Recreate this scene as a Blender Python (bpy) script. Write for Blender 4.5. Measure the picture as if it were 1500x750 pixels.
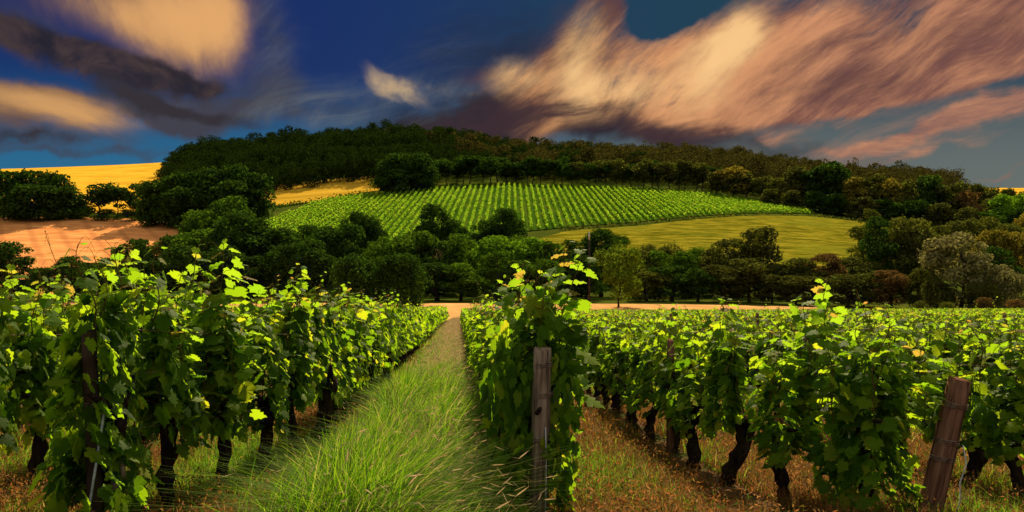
import bpy, math, random
import numpy as np
from mathutils import Vector
from mathutils.geometry import delaunay_2d_cdt

for o in list(bpy.data.objects): bpy.data.objects.remove(o)
scene = bpy.context.scene
col = scene.collection
R = math.radians

# ------------------------------------------------------------------ camera
FX = 1300.0                       # focal length in pixels of the 1500 wide photograph
EYE = 1.6
YAW = math.atan(78.0 / FX)        # the camera looks this much to the right of the vine rows
CY, SY = math.cos(YAW), math.sin(YAW)
cam_d = bpy.data.cameras.new('camera')
cam = bpy.data.objects.new('camera', cam_d); col.objects.link(cam)
cam.location = (0, 0, EYE); cam.rotation_euler = (R(90), 0, -YAW)
cam_d.sensor_width = 36; cam_d.lens = 36 * FX / 1500
cam_d.clip_start = 0.05; cam_d.clip_end = 20000
scene.camera = cam

# ------------------------------------------------------------------ sun and exposure
SUN_AZ = YAW + R(11); SUN_EL = R(39)
sd = bpy.data.lights.new('sun', 'SUN'); sun = bpy.data.objects.new('sun', sd); col.objects.link(sun)
sd.energy = 4.9; sd.angle = R(0.6); sd.color = (1, .80, .50)
sdir = Vector((math.sin(SUN_AZ) * math.cos(SUN_EL), math.cos(SUN_AZ) * math.cos(SUN_EL), math.sin(SUN_EL)))
sun.rotation_euler = sdir.to_track_quat('Z', 'Y').to_euler()
sun.location = (0, 0, 60)
vs = scene.view_settings
scene.display_settings.display_device = 'sRGB'
vs.view_transform = 'Standard'; vs.look = 'None'; vs.gamma = 1; vs.exposure = 0.92; vs.use_curve_mapping = False
scene.cycles.max_bounces = 7; scene.cycles.diffuse_bounces = 4; scene.cycles.transmission_bounces = 4
scene.cycles.transparent_max_bounces = 4; scene.cycles.glossy_bounces = 2
scene.cycles.use_denoising = True

# ------------------------------------------------------------------ world: clear sky and clouds by direction
def srgb(r, g, b):
    f = lambda c: (c / 12.92 if c <= .04045 else ((c + .055) / 1.055) ** 2.4)
    return (f(r / 255), f(g / 255), f(b / 255), 1)
world = bpy.data.worlds.new('World'); scene.world = world; world.use_nodes = True
nt = world.node_tree; nt.nodes.clear()
L = nt.links.new
def N(t, tree=None, **k):
    n = (tree or nt).nodes.new(t)
    for a, b in k.items(): setattr(n, a, b)
    return n
def math_(op, a, b=None, c=None, clamp=False):
    n = N('ShaderNodeMath', operation=op); n.use_clamp = clamp
    for i, v in enumerate((a, b, c)):
        if v is None: continue
        if isinstance(v, (int, float)): n.inputs[i].default_value = v
        else: L(v, n.inputs[i])
    return n.outputs[0]
def mix_(fac, a, b, blend='MIX'):
    n = N('ShaderNodeMix', data_type='RGBA', blend_type=blend)
    for s, v in ((0, fac), (6, a), (7, b)):
        if isinstance(v, (int, float)): n.inputs[s].default_value = v
        elif isinstance(v, tuple): n.inputs[s].default_value = v
        else: L(v, n.inputs[s])
    return n.outputs[2]
def smooth_(v, lo, hi):
    n = N('ShaderNodeMapRange', interpolation_type='SMOOTHSTEP')
    L(v, n.inputs[0]); n.inputs[1].default_value = lo; n.inputs[2].default_value = hi
    return n.outputs[0]
tc = N('ShaderNodeTexCoord'); sx = N('ShaderNodeSeparateXYZ'); L(tc.outputs['Generated'], sx.inputs[0])
az = math_('SUBTRACT', math_('ARCTAN2', sx.outputs[0], sx.outputs[1]), YAW)
el = math_('ARCSINE', sx.outputs[2])
cmb = N('ShaderNodeCombineXYZ')                       # units: 100 = 100/1300 of a radian
L(math_('MULTIPLY', az, 13.0), cmb.inputs[0]); L(math_('MULTIPLY', el, 13.0), cmb.inputs[1])
UV = cmb.outputs[0]
def uvp(px, py):
    a = math.atan((px - 750) / FX); e = math.atan((375 - py) / FX * math.cos(a))
    return a * 13, e * 13
def noise_(vec, scale, detail=6, rough=.55, dist=0.0, off=(0, 0, 0), rot=0.0, stretch=(1, 1, 1)):
    m = N('ShaderNodeMapping', vector_type='POINT'); L(vec, m.inputs[0])
    m0 = N('ShaderNodeMapping', vector_type='POINT'); m0.inputs['Rotation'].default_value = (0, 0, -rot); L(vec, m0.inputs[0])
    L(m0.outputs[0], m.inputs[0]); m.inputs['Scale'].default_value = stretch; m.inputs['Location'].default_value = off
    n = N('ShaderNodeTexNoise'); L(m.outputs[0], n.inputs['Vector'])
    n.inputs['Scale'].default_value = scale; n.inputs['Detail'].default_value = detail
    n.inputs['Roughness'].default_value = rough; n.inputs['Distortion'].default_value = dist
    return n
def warp_(vec, scale, amount, off=(0, 0, 0), rot=0.0, stretch=(1, 1, 1), detail=4):
    n = noise_(vec, scale, detail, .55, 0, off, rot, stretch)
    s = N('ShaderNodeVectorMath', operation='SUBTRACT'); L(n.outputs['Color'], s.inputs[0]); s.inputs[1].default_value = (.5, .5, .5)
    m = N('ShaderNodeVectorMath', operation='SCALE'); L(s.outputs[0], m.inputs[0]); m.inputs['Scale'].default_value = amount
    a = N('ShaderNodeVectorMath', operation='ADD'); L(vec, a.inputs[0]); L(m.outputs[0], a.inputs[1])
    return a.outputs[0]
def blobs_(vec, lst):
    """soft ellipses: (px, py, radius x, radius y, tilt in degrees counter-clockwise, strength)"""
    tot = None
    for (px, py, rx, ry, t, s) in lst:
        u, v = uvp(px, py)
        m = N('ShaderNodeMapping', vector_type='TEXTURE'); L(vec, m.inputs[0])
        m.inputs['Location'].default_value = (u, v, 0); m.inputs['Rotation'].default_value = (0, 0, R(t))
        m.inputs['Scale'].default_value = (rx / 64, ry / 64, 1)
        g = N('ShaderNodeTexGradient', gradient_type='SPHERICAL'); L(m.outputs[0], g.inputs[0])
        w = smooth_(g.outputs['Fac'], 0, 1.0); w = math_('MULTIPLY', w, s)
        tot = w if tot is None else math_('ADD', tot, w)
    return tot

# clear air: deep blue on the left, teal on the right, paler at the horizon, tinted by a real sky
sky_t = N('ShaderNodeTexSky', sky_type='NISHITA'); sky_t.sun_disc = False
sky_t.sun_elevation = SUN_EL; sky_t.sun_rotation = SUN_AZ; sky_t.air_density = 1; sky_t.dust_density = .4; sky_t.ozone_density = 3
side = smooth_(az, R(-16), R(14))
low = smooth_(el, R(4.5), R(12))
left_c = mix_(low, srgb(28, 100, 140), srgb(2, 34, 96))
right_c = mix_(low, srgb(96, 104, 100), srgb(10, 54, 74))
base = mix_(side, left_c, right_c)
nis = N('ShaderNodeVectorMath', operation='SCALE'); L(sky_t.outputs[0], nis.inputs[0]); nis.inputs['Scale'].default_value = .09
base = mix_(.03, base, nis.outputs[0])
WS = warp_(UV, .8, 1.1, off=(3, 1, 0))
WF = warp_(UV, 1.8, .38, off=(7, 4, 0), detail=3)
WL = warp_(UV, .5, .75, off=(5, 9, 0), detail=1)
WBIG = warp_(UV, .6, .7, off=(11, 2, 0), rot=R(25), stretch=(.6, 1.3, 1), detail=3)
c = base
def layer(c, alpha, colour):
    return mix_(alpha, c, colour)
def mulc(a, b): return math_('MULTIPLY', a, b)
def contrast(n, gain, mid=.5):            # stretch a noise value about its middle
    return math_('MULTIPLY_ADD', n, gain, .5 - mid * gain)
# smoky dark banks
nd = contrast(noise_(WF, .9, 8, .58, .5, off=(41, 5, 0), rot=R(6), stretch=(.4, 1.8, 1)).outputs['Fac'], 2.2)
dk = blobs_(WS, [(760, 178, 130, 40, 5, .8), (840, 170, 190, 42, 3, .8), (700, 185, 160, 36, 0, .7), (960, 190, 200, 34, -8, .6),
                 (620, 165, 120, 50, 10, .35), (1180, 215, 200, 30, -12, .3), (760, 50, 130, 70, 0, .35), (700, 100, 130, 60, 0, .3)])
c = layer(c, smooth_(mulc(dk, math_('ADD', nd, .5)), .0, 1.1), srgb(42, 40, 50))
dk2 = blobs_(WS, [(50, 40, 80, 25, -5, .4), (290, 165, 150, 26, -4, .8), (200, 160, 110, 18, -12, .6),
                 (40, 202, 150, 16, 0, .5), (395, 50, 40, 90, 8, .5), (440, 150, 150, 36, 0, .45), (320, 222, 200, 10, 2, .5), (370, 120, 70, 50, 0, .45), (130, 222, 160, 8, 0, .35)])
c = layer(c, smooth_(mulc(dk2, math_('ADD', nd, .5)), .0, 1.0), srgb(66, 66, 78))
wv = contrast(noise_(WL, 1.2, 10, .64, 0, off=(47, 15, 0), rot=R(60), stretch=(.5, 1.8, 1)).outputs['Fac'], 2.6)
bw = blobs_(UV, [(395, 60, 40, 90, 8, .7), (500, 150, 110, 40, 12, .5), (640, 130, 90, 24, 0, .6), (450, 170, 110, 20, 0, .5)])
c = layer(c, smooth_(mulc(bw, wv), .05, 1.1), srgb(112, 116, 118))
# big lit cloud top left
t1 = contrast(noise_(WS, .8, 7, .5, .3, off=(1, 5, 0), rot=R(-75), stretch=(.5, 1.2, 1)).outputs['Fac'], 2.4)
t1b = contrast(noise_(WL, .9, 10, .62, 0, off=(61, 5, 0), rot=R(-74), stretch=(.6, 1.3, 1)).outputs['Fac'], 3.4)
b1 = blobs_(WF, [(270, 20, 130, 80, 75, 1.0), (300, 62, 52, 62, 80, .9), (180, 5, 130, 55, 0, .8), (60, -5, 130, 40, 0, .6), (322, 10, 36, 90, 0, .6), (250, -15, 130, 60, 0, .8)])
a1 = smooth_(math_('MULTIPLY', b1, math_('ADD', math_('MULTIPLY', t1b, .28), math_('MULTIPLY_ADD', t1, .35, .4))), .0, 1.6)
lit1 = blobs_(UV, [(290, 60, 90, 80, 0, 1.0), (225, 15, 120, 46, 0, .6), (330, 20, 50, 70, 0, .6), (140, 15, 80, 30, -8, .3)])
col1 = mix_(smooth_(math_('ADD', lit1, math_('MULTIPLY_ADD', t1b, .45, -.2)), 0.0, 1.6), srgb(84, 66, 68), srgb(226, 168, 108))
c = layer(c, a1, col1)
# its dark belly
b1d = blobs_(WF, [(110, 82, 140, 26, -14, 1.0), (215, 106, 90, 24, -12, 1.1), (285, 122, 45, 13, -4, .8), (150, 110, 70, 14, -20, .6), (20, 45, 80, 20, -10, .7)])
t1d = contrast(noise_(WF, 1.1, 8, .6, .4, off=(4, 8, 0)).outputs['Fac'], 2.6)
c = layer(c, math_('MULTIPLY', smooth_(math_('MULTIPLY', b1d, math_('ADD', t1d, .45)), .05, 1.05), .93), mix_(smooth_(t1d, .2, 1.1), srgb(36, 34, 42), srgb(84, 66, 60)))
# lower left cloud
t2 = contrast(noise_(WL, 1.1, 9, .6, 0, off=(9, 5, 0), rot=R(-15), stretch=(.5, 1.6, 1)).outputs['Fac'], 3.2)
b2 = blobs_(WF, [(30, 165, 130, 36, -4, 1.1), (110, 168, 90, 26, -14, .8), (50, 138, 90, 18, 0, .7), (0, 160, 90, 30, 0, .6)])
lit2 = blobs_(UV, [(60, 150, 150, 26, -6, 1.0), (120, 176, 70, 18, -16, .5)])
col2 = mix_(smooth_(math_('ADD', lit2, math_('MULTIPLY_ADD', t2, .45, -.2)), .0, 1.5), srgb(96, 72, 64), srgb(214, 160, 102))
c = layer(c, smooth_(math_('MULTIPLY', b2, math_('MULTIPLY_ADD', t2, .5, .55)), .05, 1.35), col2)
b2d = blobs_(WF, [(20, 200, 130, 10, 2, .8), (225, 150, 90, 12, -18, .9), (290, 172, 110, 11, -4, .8), (180, 140, 50, 10, -10, .5)])
c = layer(c, smooth_(mulc(b2d, math_('ADD', t1d, .5)), .05, 1.1), srgb(54, 50, 56))
# small wisp in the middle
t3 = contrast(noise_(WF, 1.5, 8, .62, .6, off=(2, 2, 0), rot=R(-30), stretch=(.5, 1.6, 1)).outputs['Fac'], 3.2)
b3 = blobs_(WF, [(597, 134, 52, 18, -18, .95), (560, 112, 36, 12, -20, .5), (510, 142, 70, 20, 10, .22), (680, 130, 50, 10, 0, .5)])
c = layer(c, math_('MULTIPLY', smooth_(math_('MULTIPLY', b3, math_('ADD', t3, .25)), .08, 1.2), .95), srgb(196, 166, 128))
# great sheet of cirrus on the right
t4 = noise_(WL, .6, 12, .68, 0, off=(6, 3, 0), rot=R(20), stretch=(.5, 1.7, 1)).outputs['Fac']
t5 = noise_(WL, .9, 12, .68, 0, off=(16, 9, 0), rot=R(46), stretch=(.42, 1.9, 1)).outputs['Fac']
tt = math_('ADD', math_('MULTIPLY', t4, .55), math_('MULTIPLY', t5, .45))
tc4 = contrast(tt, 5.0)
b4 = blobs_(WBIG, [(830, 90, 130, 50, 60, .9), (950, 105, 180, 60, 12, .8), (1090, 85, 190, 75, 15, .8), (1250, 55, 230, 75, 12, .75), (1420, 25, 210, 85, 20, .7),
                  (895, 30, 36, 70, 72, .5), (1330, 118, 200, 30, 20, .45), (1450, 95, 150, 34, 22, .45), (1050, 160, 210, 34, -5, .7), (735, 122, 70, 20, 0, .7), (1180, 150, 180, 30, 8, .4), (1380, 90, 260, 70, 18, .5), (1250, 130, 200, 40, 12, .4)])
hole = blobs_(WF, [(1000, 10, 80, 24, 22, 1.6), (1400, 158, 130, 12, 17, .7), (1270, 178, 120, 17, 15, .8), (965, 10, 44, 44, 0, .9), (860, 20, 30, 40, 60, .4), (1150, 205, 150, 22, 8, .7)])
d4 = math_('SUBTRACT', math_('MULTIPLY', b4, math_('MULTIPLY_ADD', tc4, .95, .34)), hole)
tf = contrast(noise_(WL, 1.1, 12, .68, 0, off=(71, 9, 0), rot=R(33), stretch=(.42, 1.9, 1)).outputs['Fac'], 3.6)
side4 = smooth_(az, R(-2), R(24))
sh4 = mix_(side4, srgb(96, 62, 58), srgb(120, 80, 74)); li4 = mix_(side4, srgb(226, 160, 104), srgb(216, 150, 108))
lit4 = blobs_(UV, [(900, 110, 230, 90, 20, .5), (1090, 90, 190, 90, 20, .5), (1350, 60, 300, 90, 15, .38), (1060, 175, 180, 24, 0, .25)])
col4 = mix_(smooth_(math_('ADD', lit4, math_('MULTIPLY_ADD', tf, .8, -.28)), .05, 1.1), sh4, li4)
c = layer(c, smooth_(d4, .0, 1.0), col4)
b5 = blobs_(WF, [(930, 128, 120, 40, 15, .75), (1085, 60, 42, 30, 35, 1.15), (1050, 95, 90, 45, 50, 1.1), (850, 80, 40, 75, -20, .8), (750, 112, 45, 30, 0, .8), (880, 130, 90, 30, 0, .6)])
c = layer(c, math_('MULTIPLY', smooth_(math_('MULTIPLY', b5, math_('MULTIPLY_ADD', tc4, .7, .45)), .05, 1.4), .9), srgb(252, 204, 140))
# shaded folds in the sheet
fold = contrast(noise_(WL, .8, 10, .64, 0, off=(26, 13, 0), rot=R(14), stretch=(.4, 2.2, 1)).outputs['Fac'], 4.0)
bf = blobs_(WS, [(850, 180, 200, 30, 0, 1.1), (1180, 100, 220, 60, 15, .38), (1400, 80, 220, 70, 15, .34), (1000, 192, 200, 20, -6, .8), (730, 172, 100, 34, 0, 1.0), (790, 60, 60, 60, 0, .4)])
c = layer(c, math_('MULTIPLY', smooth_(math_('MULTIPLY', bf, math_('ADD', fold, .3)), .05, 1.2), .9), srgb(62, 46, 52))
# low streaks on the right
t6 = contrast(noise_(WL, 1.0, 10, .66, 0, off=(31, 3, 0), rot=R(14), stretch=(.38, 2.1, 1)).outputs['Fac'], 3.6)
b6 = blobs_(WS, [(1400, 182, 190, 22, 13, .75), (1260, 206, 120, 9, 8, .7), (1330, 226, 120, 7, 6, .45), (1480, 150, 120, 20, 14, .7), (1475, 243, 50, 5, 0, .8), (1230, 165, 130, 10, 8, .4), (1150, 190, 90, 12, -5, .4)])
c = layer(c, math_('MULTIPLY', smooth_(math_('MULTIPLY', b6, math_('ADD', t6, .35)), .05, 1.0), .85), mix_(smooth_(t6, .2, 1), srgb(150, 102, 88), srgb(206, 142, 104)))

# thin high veil and a warm glow low on the right
vn = contrast(noise_(WL, 1.0, 12, .70, 0, off=(81, 3, 0), rot=R(22), stretch=(.3, 2.4, 1)).outputs['Fac'], 4.5)
bv = blobs_(WS, [(560, 140, 150, 50, 6, .5), (460, 170, 140, 30, 4, .5), (650, 60, 100, 60, 30, .25), (1300, 190, 220, 60, 12, .5), (1130, 215, 160, 20, 0, .35), (400, 90, 70, 80, 30, .3)])
c = layer(c, math_('MULTIPLY', smooth_(math_('MULTIPLY', bv, vn), .02, 1.0), .7), mix_(smooth_(az, R(-4), R(8)), srgb(104, 112, 118), srgb(176, 128, 104)))
# unseen sky overhead and behind the camera, brightened as added fill light
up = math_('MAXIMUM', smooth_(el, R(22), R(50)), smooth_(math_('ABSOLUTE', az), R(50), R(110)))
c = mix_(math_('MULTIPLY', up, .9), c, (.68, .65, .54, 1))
lp_low = smooth_(el, R(-4), R(0))
c = mix_(lp_low, (.03, .04, .02, 1), c)
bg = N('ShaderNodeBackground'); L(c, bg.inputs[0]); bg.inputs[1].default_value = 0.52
world.cycles.sampling_method = 'MANUAL'; world.cycles.sample_map_resolution = 256
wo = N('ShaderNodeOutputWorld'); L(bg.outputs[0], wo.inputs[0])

# ------------------------------------------------------------------ mesh helpers
def mesh_np(name, V, F, mats=(), mi=None, smooth=False):
    V = np.asarray(V, dtype=np.float32)
    if not isinstance(F, list): F = [F]
    F = [np.asarray(f, dtype=np.int32) for f in F if len(f)]
    tot = np.concatenate([np.full(len(f), f.shape[1], dtype=np.int32) for f in F])
    idx = np.concatenate([f.ravel() for f in F])
    st = np.concatenate([[0], np.cumsum(tot)[:-1]]).astype(np.int32)
    me = bpy.data.meshes.new(name)
    me.vertices.add(len(V)); me.vertices.foreach_set('co', V.ravel())
    me.loops.add(len(idx)); me.loops.foreach_set('vertex_index', idx)
    me.polygons.add(len(tot)); me.polygons.foreach_set('loop_start', st); me.polygons.foreach_set('loop_total', tot)
    for m in mats: me.materials.append(m)
    if mi is not None: me.polygons.foreach_set('material_index', np.asarray(mi, dtype=np.int32))
    if smooth: me.polygons.foreach_set('use_smooth', np.ones(len(tot), dtype=bool))
    me.update(calc_edges=True)
    return me
class Geo:
    """collects pieces of one mesh"""
    def __init__(s): s.V = []; s.F = {}; s.n = 0
    def add(s, V, F, m=0):
        V = np.asarray(V, dtype=np.float32).reshape(-1, 3)
        s.V.append(V)
        for f in (F if isinstance(F, list) else [F]):
            f = np.asarray(f, dtype=np.int32)
            if len(f): s.F.setdefault((f.shape[1], m), []).append(f + s.n)
        s.n += len(V); return s
    def mesh(s, name, mats, smooth=False):
        F = []; mi = []
        for (k, m), fs in s.F.items():
            f = np.concatenate(fs); F.append(f); mi.append(np.full(len(f), m))
        return mesh_np(name, np.concatenate(s.V), F, mats, np.concatenate(mi), smooth)
def link(name, me, parent=None, loc=None, rot=None, **tags):
    o = bpy.data.objects.new(name, me); col.objects.link(o)
    if parent is not None: o.parent = parent
    if loc is not None: o.location = loc
    if rot is not None: o.rotation_euler = rot
    for k, v in tags.items():
        if v: o[k] = v
    return o
def empty(name, loc, rz=0, label=None, cat=None, group=None, tilt=(0, 0)):
    o = bpy.data.objects.new(name, None); col.objects.link(o)
    o.empty_display_size = .2
    o.location = loc; o.rotation_euler = (tilt[0], tilt[1], rz)
    if label: o['label'] = label
    if cat: o['category'] = cat
    if group: o['group'] = group
    return o
def tube(P, r, n=6, cap=True, jit=0, rng=None):
    P = np.asarray(P, float); r = np.broadcast_to(np.asarray(r, float), (len(P),))
    T = np.gradient(P, axis=0); T /= np.linalg.norm(T, axis=1)[:, None] + 1e-9
    ref = np.array([1.0, 0, 0]) if abs(T[:, 0]).mean() < .8 else np.array([0, 1.0, 0])
    A = np.cross(T, ref); A /= np.linalg.norm(A, axis=1)[:, None] + 1e-9
    B = np.cross(T, A)
    th = np.linspace(0, 2 * np.pi, n, endpoint=False)
    rr = r[:, None] * np.ones(n)
    if jit: rr = rr * (1 + jit * rng.normal(size=rr.shape))
    V = P[:, None] + rr[..., None] * (np.cos(th)[None, :, None] * A[:, None] + np.sin(th)[None, :, None] * B[:, None])
    V = V.reshape(-1, 3); F = []
    i = np.arange(len(P) - 1)[:, None] * n; j = np.arange(n)[None]; k = (j + 1) % n
    F = np.stack([i + j, i + k, i + n + k, i + n + j], -1).reshape(-1, 4)
    out = [F]
    if cap:
        V = np.vstack([V, P[:1], P[-1:]]); a = len(P) * n
        out.append(np.concatenate([np.stack([np.full(n, a), k[0], j[0]], -1),
                                   np.stack([np.full(n, a + 1), (len(P) - 1) * n + j[0], (len(P) - 1) * n + k[0]], -1)]))
    return V, out
def unit(a): return a / (np.linalg.norm(a, axis=-1, keepdims=True) + 1e-9)
def scatter(tv, tf, pos, nrm, tip, size):
    """copies of a small template (tv: x across, y to the tip, z normal) at pos; returns V, [F]"""
    nrm = unit(nrm); tip = unit(tip - (tip * nrm).sum(1)[:, None] * nrm); sd_ = np.cross(tip, nrm)
    M = np.stack([sd_, tip, nrm], 2)                       # columns
    V = np.einsum('nij,kj->nki', M, tv) * np.asarray(size).reshape(-1, 1, 1) + pos[:, None]
    n, k = len(pos), len(tv)
    F = [(np.asarray(f)[None] + (np.arange(n) * k)[:, None, None]).reshape(-1, np.asarray(f).shape[1]) for f in tf]
    return V.reshape(-1, 3), F
# grape leaf: five lobes, folded a little along its midrib, tip hanging
_h = [(0.0, .04), (.16, -.14), (.36, -.10), (.44, .12), (.58, .26), (.50, .44), (.34, .46), (.40, .66), (.20, .72), (.10, .86), (0, 1.0)]
_o = _h + [(-x, y) for (x, y) in _h[-2:0:-1]]
LEAF_V = np.array([(0, .36, .05)] + [(x, y - .0, .05 - .18 * abs(x) - .16 * max(0, y - .4) ** 1.3 + (.05 if i % 2 else -.03)) for i, (x, y) in enumerate(_o)], float)
LEAF_F = [np.array([(0, i + 1, (i + 1) % len(_o) + 1) for i in range(len(_o))])]
LEAF_V[:, 0] *= 1.05
SIMPLE_V = np.array([(0, 0, 0), (.42, .25, -.05), (.34, .7, -.08), (0, 1, -.15), (-.34, .7, -.08), (-.42, .25, -.05)], float)
SIMPLE_F = [np.array([(0, 1, 2, 3), (0, 3, 4, 5)])]
QUAD_V = np.array([(-.5, 0, 0), (0.05, -.45, .06), (.5, .05, 0), (-.05, .55, .06)], float)
QUAD_F = [np.array([(0, 1, 2, 3)])]

# ------------------------------------------------------------------ materials
def newmat(name):
    m = bpy.data.materials.new(name); m.use_nodes = True; m.node_tree.nodes.clear(); return m, m.node_tree
def ramp(t, fac, stops, interp='LINEAR'):
    n = t.nodes.new('ShaderNodeValToRGB'); cr = n.color_ramp; cr.interpolation = interp
    while len(cr.elements) < len(stops): cr.elements.new(.5)
    for e, (p, c) in zip(cr.elements, stops): e.position = p; e.color = (*c, 1)
    t.links.new(fac, n.inputs[0]); return n.outputs[0]
def noise(t, scale, detail=4, rough=.55, vec='Object', stretch=None, dist=0):
    tc = t.nodes.new('ShaderNodeTexCoord'); o = tc.outputs[vec]
    if stretch:
        m = t.nodes.new('ShaderNodeMapping'); m.inputs['Scale'].default_value = stretch[:3]
        if len(stretch) > 3: m.inputs['Rotation'].default_value = (0, 0, stretch[3])
        t.links.new(o, m.inputs[0]); o = m.outputs[0]
    n = t.nodes.new('ShaderNodeTexNoise'); n.inputs['Scale'].default_value = scale
    n.inputs['Detail'].default_value = detail; n.inputs['Roughness'].default_value = rough; n.inputs['Distortion'].default_value = dist
    t.links.new(o, n.inputs['Vector']); return n.outputs['Fac']
def mixc(t, f, a, b, bt='MIX'):
    n = t.nodes.new('ShaderNodeMix'); n.data_type = 'RGBA'; n.blend_type = bt
    for s, v in ((0, f), (6, a), (7, b)):
        if isinstance(v, (int, float)): n.inputs[s].default_value = v
        elif isinstance(v, tuple): n.inputs[s].default_value = (*v[:3], 1)
        else: t.links.new(v, n.inputs[s])
    return n.outputs[2]
def leaf_mat(name, stops, tstops, trans=.45, rough=.45, spec=.35, objrand=0.0, patch=None):
    """foliage: every leaf its own tone; light passes through"""
    m, t = newmat(name)
    g = t.nodes.new('ShaderNodeNewGeometry'); r = g.outputs['Random Per Island']
    if objrand:
        oi = t.nodes.new('ShaderNodeObjectInfo'); q = t.nodes.new('ShaderNodeMath'); q.operation = 'MULTIPLY_ADD'
        t.links.new(oi.outputs['Random'], q.inputs[0]); q.inputs[1].default_value = objrand; 
        q2 = t.nodes.new('ShaderNodeMath'); q2.operation = 'MULTIPLY'; t.links.new(r, q2.inputs[0]); q2.inputs[1].default_value = 1 - objrand
        t.links.new(q2.outputs[0], q.inputs[2]); r = q.outputs[0]
    if patch:
        nz = noise(t, patch, 2); q = t.nodes.new('ShaderNodeMath'); q.operation = 'MULTIPLY_ADD'
        t.links.new(nz, q.inputs[0]); q.inputs[1].default_value = 1.0; q2 = t.nodes.new('ShaderNodeMath'); q2.operation = 'MULTIPLY_ADD'
        t.links.new(r, q2.inputs[0]); q2.inputs[1].default_value = .6; q2.inputs[2].default_value = -.3
        t.links.new(q2.outputs[0], q.inputs[2]); r = q.outputs[0]
    c = ramp(t, r, stops); tcol = ramp(t, r, tstops)
    b = t.nodes.new('ShaderNodeBsdfPrincipled'); t.links.new(c, b.inputs['Base Color'])
    b.inputs['Roughness'].default_value = rough; b.inputs['Specular IOR Level'].default_value = spec
    tr = t.nodes.new('ShaderNodeBsdfTranslucent'); t.links.new(tcol, tr.inputs[0])
    mx = t.nodes.new('ShaderNodeMixShader'); mx.inputs[0].default_value = trans
    t.links.new(b.outputs[0], mx.inputs[1]); t.links.new(tr.outputs[0], mx.inputs[2])
    o = t.nodes.new('ShaderNodeOutputMaterial'); t.links.new(mx.outputs[0], o.inputs[0])
    return m
def solid(name, stops, scale, detail=6, rough=1.0, bump=.0, stretch=None, bscale=None, bdist=.02, second=None, spec=.0, wave=None):
    m, t = newmat(name)
    c = ramp(t, noise(t, scale, detail, .6, stretch=stretch), stops)
    if second:                                    # (scale, lo, hi, colour, stretch)
        f = noise(t, second[0], 5, .6, stretch=second[4] if len(second) > 4 else None)
        k = ramp(t, f, [(second[1], (0, 0, 0)), (second[2], (1, 1, 1))])
        c = mixc(t, k, c, second[3])
    if wave:                                      # (scale, rotation, colour, amount, distortion)
        tc = t.nodes.new('ShaderNodeTexCoord'); mp = t.nodes.new('ShaderNodeMapping'); mp.inputs['Rotation'].default_value = (0, 0, wave[1])
        w = t.nodes.new('ShaderNodeTexWave'); w.inputs['Scale'].default_value = wave[0]; w.inputs['Distortion'].default_value = wave[4]; w.inputs['Detail'].default_value = 3
        w.inputs['Detail Scale'].default_value = .3
        t.links.new(tc.outputs['Object'], mp.inputs[0]); t.links.new(mp.outputs[0], w.inputs[0])
        k = ramp(t, w.outputs['Fac'], [(.0, (wave[3],) * 3), (.25, (0, 0, 0))])
        c = mixc(t, k, c, wave[2])
    b = t.nodes.new('ShaderNodeBsdfPrincipled'); t.links.new(c, b.inputs['Base Color'])
    b.inputs['Roughness'].default_value = rough; b.inputs['Specular IOR Level'].default_value = spec
    if bump:
        bn = t.nodes.new('ShaderNodeBump'); bn.inputs['Strength'].default_value = bump; bn.inputs['Distance'].default_value = bdist
        t.links.new(noise(t, bscale or scale * 3, 8, .65, stretch=stretch), bn.inputs['Height']); t.links.new(bn.outputs[0], b.inputs['Normal'])
    o = t.nodes.new('ShaderNodeOutputMaterial'); t.links.new(b.outputs[0], o.inputs[0])
    return m
G = lambda *v: tuple(v)
M = {}
M['vine'] = leaf_mat('vine_leaf', [(0, (.026, .062, .006)), (.5, (.062, .13, .007)), (.85, (.11, .18, .010)), (1, (.15, .19, .014))],
                     [(0, (.11, .26, .005)), (.6, (.31, .52, .008)), (.93, (.46, .62, .012)), (1, (.56, .54, .02))], .6, .6, .05)
M['young'] = leaf_mat('young_vine_leaf', [(0, (.05, .115, .008)), (.75, (.09, .16, .015)), (.92, (.14, .14, .03)), (1, (.18, .10, .04))],
                      [(0, (.26, .52, .012)), (.75, (.40, .60, .02)), (.93, (.55, .46, .04)), (1, (.5, .25, .06))], .6, .6, .05)
M['vine_far'] = leaf_mat('distant_vine_leaf', [(0, (.03, .085, .006)), (.6, (.06, .12, .012)), (1, (.10, .14, .02))],
                         [(0, (.16, .42, .01)), (.6, (.32, .55, .02)), (1, (.5, .6, .04))], .55, .8, .0)
M['stem'] = solid('shoot_stem', [(.3, (.05, .03, .012)), (.7, (.11, .09, .02))], 8, rough=.6)
M['vine_bark'] = solid('vine_bark', [(.3, (.010, .007, .005)), (.55, (.035, .024, .017)), (.75, (.075, .055, .04))], 14, bump=1, stretch=(2, 2, .4), bdist=.03)
M['bark'] = solid('tree_bark', [(.3, (.02, .015, .01)), (.7, (.07, .055, .04))], 2, bump=.6, stretch=(2, 2, .4), bdist=.1)
M['post_grey'] = solid('weathered_wood', [(.28, (.05, .032, .024)), (.5, (.19, .135, .10)), (.75, (.33, .25, .19))], 9, bump=.9, stretch=(3.2, 3.2, .22), bscale=12, bdist=.02,
                       second=(5, .56, .64, (.03, .02, .018), (5, 5, .18)))
M['post_brown'] = solid('brown_wood', [(.28, (.045, .02, .014)), (.5, (.14, .068, .045)), (.75, (.24, .125, .085))], 9, bump=.9, stretch=(3.2, 3.2, .22), bscale=12, bdist=.02,
                        second=(5, .56, .64, (.03, .014, .01), (5, 5, .18)))
M['wire'] = solid('rusty_wire', [(.4, (.10, .06, .04)), (.6, (.22, .17, .14))], 30, rough=.5)
M['steel'] = solid('galvanised_steel', [(.4, (.25, .28, .32)), (.6, (.4, .43, .47))], 20, rough=.4)
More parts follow.
